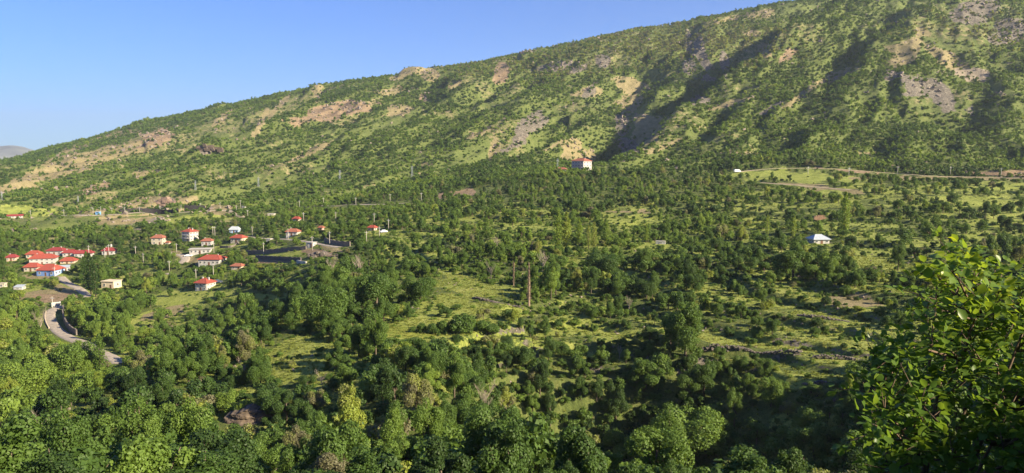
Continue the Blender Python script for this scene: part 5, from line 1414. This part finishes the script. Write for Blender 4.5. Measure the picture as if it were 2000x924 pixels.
# loose stones on the bare slopes and terrace banks
STONES = []
for k in range(4):
    g_ = np.random.default_rng(60 + k); mb = MB()
    for q in range(3):
        c0 = g_.normal(size=3) * .35; s0 = g_.uniform(.4, .9)
        vs = [tuple(c0 + s0 * np.array(v) * g_.uniform(.55, 1.0, 3)) for v in ((-1, -1, -.6), (1, -1, -.6), (1, 1, -.6), (-1, 1, -.6), (-1, -1, .6), (1, -1, .6), (1, 1, .6), (-1, 1, .6))]
        mb.add(vs, [(3, 2, 1, 0), (4, 5, 6, 7), (0, 1, 5, 4), (1, 2, 6, 5), (2, 3, 7, 6), (3, 0, 4, 7)])
    STONES.append(lib(mb.mesh("stone", [mat("slope_stone", (.24, .20, .165), .95, .5, .8)])))
def scree():
    A = [candidates(620, 1100, 4.2), candidates(1100, 1750, 5.5)]
    x, y, z, px, py, fr, s = [np.concatenate([a[k] for a in A]) for k in range(7)]
    Wp, _ = patch_weights(px, py, x, y); R_ = np.hypot(x, y)
    pr = .55 * np.maximum(Wp['r'], .5 * Wp['s']) + .16 * Wp['t'] + .02; pr *= .25 + 1.5 * (fbm(x, y, 22, 931, 3) > .5)
    ok = rng.random(len(x)) < pr
    x2, y2, z2, px2, py2, fr2, s2 = candidates(60, 300, 1.6)
    ok2 = (rng.random(len(x2)) < .05 + .30 * ((fr2 > .72) & (px2 > 740))) & (rng.random(len(x2)) < .5)
    X = np.r_[x[ok], x2[ok2]]; Y = np.r_[y[ok], y2[ok2]]; Z = np.r_[z[ok], z2[ok2]]; n = len(X)
    sz = np.r_[(.5 + 2.2 * rng.random(ok.sum()) ** 3) * np.interp(R_[ok], [600, 1700], [.8, 1.5]), rng.uniform(.12, .42, ok2.sum())]
    o = gn_scatter("scree", np.stack([X, Y, Z], 1), np.array(STONES)[rng.integers(0, 4, n)], rng.uniform(0, 6.28, (n, 3)) * np.array([.15, .15, 1]), np.stack([sz, sz * rng.uniform(.6, 1.3, n), sz * rng.uniform(.5, 1.1, n)], 1), np.zeros(n))
    tag(o, kind="stuff")
scree()

# forest of the mountain
def mountain():
    A = [candidates(620, 1050, 3.9), candidates(1050, 1500, 4.6), candidates(1500, 2150, 6.5)]
    x, y, z, px, py, fr, s = [np.concatenate([a[k] for a in A]) for k in range(7)]
    _, clear = patch_weights(px, py, x, y)
    R = np.hypot(x, y)
    dens = forest_density(x, y)
    dens *= 1 - clear * .97
    dens *= 1 - .55 * sstep(.55, .70, fbm(x, y, 90, 377, 5))
    # thick wood on the lower right flank
    dens = np.maximum(dens, .92 * sstep(1150, 1350, px) * sstep(215, 250, py) * (1 - clear))
    ok = rng.random(len(x)) < dens
    ok &= seen(x, y, z + 9)
    x, y, z, px, py, R = x[ok], y[ok], z[ok], px[ok], py[ok], R[ok]
    n = len(x)
    r = (.75 + 1.75 * rng.random(n) ** 1.5) * np.interp(R, [600, 1100, 2100], [.95, 1.1, 1.6])
    tone = .32 + .8 * (fbm(x, y, 40, 721, 3) - .38) + rng.uniform(-.12, .12, n)
    # greyer, half bare wood on the high shoulder
    hi = sstep(60, 20, py) * 0 + np.clip(1 - np.hypot((px - 1350) / 330, (py - 85) / 60), 0, 1) + .6 * np.clip(1 - np.hypot((px - 1050) / 260, (py - 130) / 40), 0, 1) + .8 * np.clip(1 - np.hypot((px - 1900) / 200, (py - 60) / 60), 0, 1)
    tone = np.where(rng.random(n) < hi * 1.2, .93 + .0 * tone, tone)
    libs = np.array(FART)
    o = gn_scatter("mountain_forest", np.stack([x, y, z - .2], 1), libs[rng.integers(0, len(libs), n)], np.stack([0 * x, 0 * x, rng.uniform(0, 6.28, n)], 1),
                   np.stack([r, r, r * rng.uniform(.8, 1.3, n)], 1), np.clip(tone, .04, 1))
    tag(o, kind="stuff")
    return n
NM = mountain()

# ------------------------------------------------------------------ poplars, dead trunks, bare trees
def poplar_meshes(seed, thin=False):
    g = np.random.default_rng(seed); n = 2600
    h = g.uniform(.08, 1, n) ** .9; rad_ = .105 * np.sin(np.clip(h * 1.05, 0, 1) * math.pi * .93 + .12) ** .7 * g.uniform(.3, 1.15, n)
    a = g.uniform(0, 2 * math.pi, n); bump = 1 + .3 * np.sin(h * 40 + a * 2)
    P = np.stack([np.cos(a) * rad_ * bump, np.sin(a) * rad_ * bump, h], 1)
    keep_ = g.random(n) < (.55 if thin else .95); P = P[keep_]; n = len(P)
    nr_ = g.normal(size=(n, 3)); nr_ /= np.linalg.norm(nr_, axis=1)[:, None]
    t = np.cross(nr_, g.normal(size=(n, 3))); t /= np.linalg.norm(t, axis=1)[:, None]; b = np.cross(nr_, t); sz = .011 * g.uniform(.7, 1.5, n)[:, None]
    Vv = np.stack([P - t * sz, P - b * sz, P + t * sz, P + b * sz], 1).reshape(-1, 3)
    cm = mesh_np("crown", Vv, np.arange(n * 4).reshape(-1, 4), [LEAF], None, {"leaf": ('POINT', np.repeat(g.random(n), 4))})
    mb = MB(); mb.tube([(0, 0, -.04), (.004, 0, .4), (0, .004, .93)], [.017, .012, .003], 6)
    for i in range(10):
        z_ = .18 + .07 * i; a_ = i * 2.4; mb.tube([(0, 0, z_), (math.cos(a_) * .05, math.sin(a_) * .05, z_ + .08)], [.005, .002], 4)
    return cm, mb.mesh("trunk", [M_TRUNK], True)
POP = [poplar_meshes(900), poplar_meshes(901), poplar_meshes(902, True)]
for px, py, hp, tone, k, lab in POPLARS:
    p = hit(px, py, 150); h = hp * p.y / F
    rt = empty("poplar_tree", p, px % 6); wd = h * 1.15; rt.scale = (wd * 1.2, wd * 1.2, h * 1.25)
    tag(rt, lab, "tree", "poplars")
    for nme, me in (("crown", POP[k][0]), ("trunk", POP[k][1])):
        o = bpy.data.objects.new(nme, me); C.objects.link(o); o.parent = rt; o["tone"] = min(.8, tone + (.26 if 1000 < px < 1700 else .06))

def bare_mesh(seed, levels=4, spread=.5, up=.75):
    g = random.Random(seed); mb = MB()
    def br(p, d, L_, r, lv):
        q = p + d * L_ * .5 + Vector((g.uniform(-1, 1), g.uniform(-1, 1), 0)) * L_ * .06; e = q + d * L_ * .5
        mb.tube([p, q, e], [r, r * .8, r * .6], 4 if lv < 2 else 3, cap=False)
        if lv >= levels: return
        for k in range(g.choice([3, 4]) if lv else 5):
            nd = (d * .6 + Vector((g.uniform(-1, 1), g.uniform(-1, 1), g.uniform(-.1, .9))) * spread + Vector((0, 0, up * .25))).normalized()
            s_ = p.lerp(e, g.uniform(.45, 1)); br(s_, nd, L_ * g.uniform(.55, .8), r * .5, lv + 1)
    br(Vector((0, 0, -.08)), Vector((0, 0, 1)), .42, .022, 0)
    return mb
BARE = [bare_mesh(s).mesh("branches", [M_DEAD]) for s in (1, 2, 3)]
BARES = [(945, 815, 75, "half bare pale tree on the slope under the long meadow"), (990, 830, 60, "leafless grey tree left of the dark ravine"), (840, 735, 44, "pinkish tan dead tree on the wooded slope right of the knoll"), (1340, 880, 34, "small dead tree below the great light green tree"), (1350, 690, 34, "grey dead top beside the tallest broad tree, lower side"),
         (960, 545, 36, "bare grey tree left of the dead brown poplar"), (1060, 535, 50, "spreading bare purple grey tree right of the dead poplar"), (970, 490, 30, "leafless tree in the orchard above the slanting meadow"), (1228, 610, 34, "bare brown tree in the dense orchard wood"), (650, 545, 46, "pale leafless tree below the dug slope"),
         (700, 545, 50, "wide pale bare tree right of the other leafless one below the village"), (480, 740, 44, "greyish bare tree on the left shoulder of the knoll"), (630, 760, 40, "tan bare shrubby tree on the knoll slope"), (1045, 505, 26, "thin leafless tree above the dead poplar"), (90, 870, 70, "bare branching tree at the bottom of the left valley"),
         (1660, 530, 26, "brownish dead tree below the blue roofed house"), (1210, 700, 30, "dead grey branches above the ravine head"), (75, 660, 60, "tall thin leafless tree in the left valley wood")]
for px, py, hp, lab in BARES:
    p = hit(px, py, 60); h = hp * p.y / F * 1.1
    rt = empty("bare_tree", p, px % 6); rt.scale = (h, h, h); tag(rt, lab, "tree", "leafless trees")
    o = bpy.data.objects.new("branches", BARE[px % 3]); C.objects.link(o); o.parent = rt
for px, py, hp, w, lab in ((1033, 600, 88, .42, "tall dead brown poplar trunk wrapped in dry twigs, standing in the meadows"), (1003, 560, 48, .2, "thinner leaning dead trunk left of the tall brown one")):
    p = hit(px, py, 120); h = hp * p.y / F; mb = MB(); g = random.Random(px)
    mb.tube([(0, 0, -.5), (0.1, 0, h * .5), (.25 if px < 1010 else 0, 0, h)], [w * .8, w * .6, .05], 7)
    for i in range(420):
        z_ = h * g.uniform(.12, .97); a_ = g.uniform(0, 6.28); r0 = w * (2.8 - 2.2 * z_ / h) * g.uniform(.4, 1)
        mb.tube([(math.cos(a_) * .1, math.sin(a_) * .1, z_), (math.cos(a_) * r0, math.sin(a_) * r0, z_ + g.uniform(.3, 1.1))], [.035, .01], 3, cap=False)
    o = mb.build("dead_poplar", mat("dead_bark", (.27, .20, .14), .95, .35, 3)); o.location = p; tag(o, lab, "tree", "dead poplar trunks")
# ------------------------------------------------------------------ the leafy tree close to the viewer
def near_tree():
    g = random.Random(21); gn = np.random.default_rng(21)
    base = Vector((2.75, 5.3, ground(2.75, 5.3)))
    rt = empty("leafy_tree", base); tag(rt, "close leafy tree with broad green leaves and thin brown branches, lower right corner", "tree")
    def P(px, py, Y): return Vector(pt(px, py, Y)) - base
    wood = mat("smooth_brown_bark", (.13, .09, .06), .8, .4, 14, bump=.3)
    limbs = MB(); twigs = MB(); tips = []
    # outline of the crown as the photograph shows it, with room beyond the frame
    goals = []
    prof_x = [1655, 1690, 1725, 1765, 1790, 1815, 1860, 1900, 1950, 2000, 2100, 2250, 2420]
    prof_y = [770, 715, 655, 640, 610, 515, 478, 490, 495, 505, 545, 660, 860]
    tries = 0
    while len(goals) < 420 and tries < 20000:
        tries += 1
        px = g.uniform(1690, 2420); py = g.uniform(475, 1180)
        lim = np.interp(px, prof_x, prof_y)
        if py < lim + 14: continue
        if px < 1720 and py > 900: continue
        Y = g.uniform(4.1, 6.3)
        q = P(px, py, Y)
        if all((q - o_).length > .15 for o_ in goals): goals.append(q)
    # main limbs fan out of a short stem
    stem_top = Vector((.05, 0, .55))
    limbs.tube([(0, 0, -.5), (.02, 0, .2), stem_top], [.10, .085, .07], 10)
    mains = []
    for px, py, Y in ((1715, 740, 5.2), (1735, 820, 4.8), (1745, 690, 5.4), (1830, 560, 5.2), (1880, 520, 5.0), (1930, 560, 4.7), (1960, 520, 5.4), (2040, 540, 5.0), (2150, 560, 5.2), (2260, 640, 5.1), (2350, 760, 5.0), (1800, 860, 4.6), (1990, 760, 4.5), (2100, 800, 5.9), (1780, 740, 5.9)):
        e = P(px, py, Y); s0 = Vector((g.uniform(-.03, .08), g.uniform(-.05, .05), g.uniform(.15, .55)))
        m1 = s0.lerp(e, .33) + Vector((g.uniform(-.1, .1), g.uniform(-.1, .1), .05)); m2 = s0.lerp(e, .68) + Vector((g.uniform(-.1, .1), g.uniform(-.1, .1), .08))
        pts = [s0, m1, m2, e]; mains.append(pts)
        limbs.tube(pts, [.026, .020, .013, .005], 7)
    nodes = [(m[k].lerp(m[k + 1], t), .012) for m in mains for k in (0, 1, 2) for t in (.2, .5, .8)]
    LV = []; LF = []; LT = []; nleaf = 0
    shape = [(0, 0, 0), (.22, .30, .05), (.62, .36, .07), (1, 0, -.10), (.62, -.36, .07), (.22, -.30, .05), (.5, 0, -.02)]
    faces = [(0, 1, 6), (1, 2, 6), (2, 3, 6), (3, 4, 6), (4, 5, 6), (5, 0, 6)]
    def leaf(p, d, up, L_, young_lit=0):
        nonlocal nleaf
        d = d.normalized(); s = d.cross(up)
        if s.length < 1e-3: s = d.orthogonal()
        s.normalize(); n_ = s.cross(d)
        o_ = len(LV); k = g.uniform(.8, 1.2); t = min(1, .45 * g.random() + young_lit)
        for a, b, c in shape: LV.append(p + d * a * L_ + s * b * L_ * k + n_ * c * L_ * g.uniform(.4, 1.8)); LT.append(t)
        LF.extend([(o_ + a, o_ + b, o_ + c) for a, b, c in faces]); nleaf += 1
    for gpt in goals:
        n0 = min(nodes, key=lambda q: (q[0] - gpt).length + (.35 if q[0].z > gpt.z else 0))[0]
        mid = n0.lerp(gpt, .5) + Vector((g.uniform(-.06, .06), g.uniform(-.06, .06), g.uniform(-.03, .09)))
        twigs.tube([n0, mid, gpt], [.009, .006, .0025], 5)
        dirn = (gpt - mid).normalized()
        young_lit = .65 * max(0, min(1, (gpt.z + base.z + 1.25) / .45)) * g.uniform(.5, 1)  # yellow new growth, strengthened to paint the crown top as sunlit
        tl = g.randint(32, 48)
        for i in range(tl):
            f = g.random() ** .6
            p = mid.lerp(gpt, f) if f > 0 else mid
            p = p + Vector((g.gauss(0, 1), g.gauss(0, 1), g.gauss(0, 1))) * .055
            d = (dirn * .7 + Vector((g.gauss(0, .8), g.gauss(0, .8), g.gauss(0, .5)))).normalized()
            leaf(p, d, Vector((g.gauss(0, .45), g.gauss(0, .45), 1)).normalized(), g.uniform(.036, .078), young_lit)
        for i in range(3):
            e = gpt + Vector((g.gauss(0, .1), g.gauss(0, .1), g.gauss(.03, .08))); twigs.tube([mid.lerp(gpt, .6), e], [.004, .0018], 4)
            for k in range(7):
                leaf(e + Vector((g.gauss(0, .025), g.gauss(0, .025), g.gauss(0, .025))), (e - gpt).normalized() + Vector((g.gauss(0, .6), g.gauss(0, .6), g.gauss(0, .5))), Vector((g.gauss(0, .5), g.gauss(0, .5), 1)), g.uniform(.036, .070), young_lit)
    limbs.build("trunk", wood, rt, True); twigs.build("twigs", wood, rt, True)
    LEAFM = leaf_material("broad_leaf", [(0, (.06, .12, .022)), (.35, (.09, .165, .028)), (.7, (.15, .235, .035)), (1, (.50, .53, .05))], trans=.48, rough=.38)
    me = mesh_np("crown", np.array([tuple(v) for v in LV]), np.array(LF), [LEAFM], None, {"leaf": ('POINT', np.array(LT) * 2.7)})
    o = bpy.data.objects.new("crown", me); C.objects.link(o); o.parent = rt; o["tone"] = .35
near_tree()

# ------------------------------------------------------------------ air
def haze():
    mb = MB(); mb.box(-16500, 9000, -600, 15500, -420, 900)
    m = bpy.data.materials.new("haze"); m.use_nodes = True; N = m.node_tree.nodes; L = m.node_tree.links
    N.remove(N["Principled BSDF"]); v = N.new("ShaderNodeVolumePrincipled"); v.inputs["Color"].default_value = (.72, .82, .95, 1)
    v.inputs["Density"].default_value = HAZE; v.inputs["Anisotropy"].default_value = .2
    L.new(v.outputs[0], N["Material Output"].inputs["Volume"])
    o = mb.build("haze", m); tag(o, kind="stuff")
HAZE = 6.5e-5
if HAZE > 0: haze()
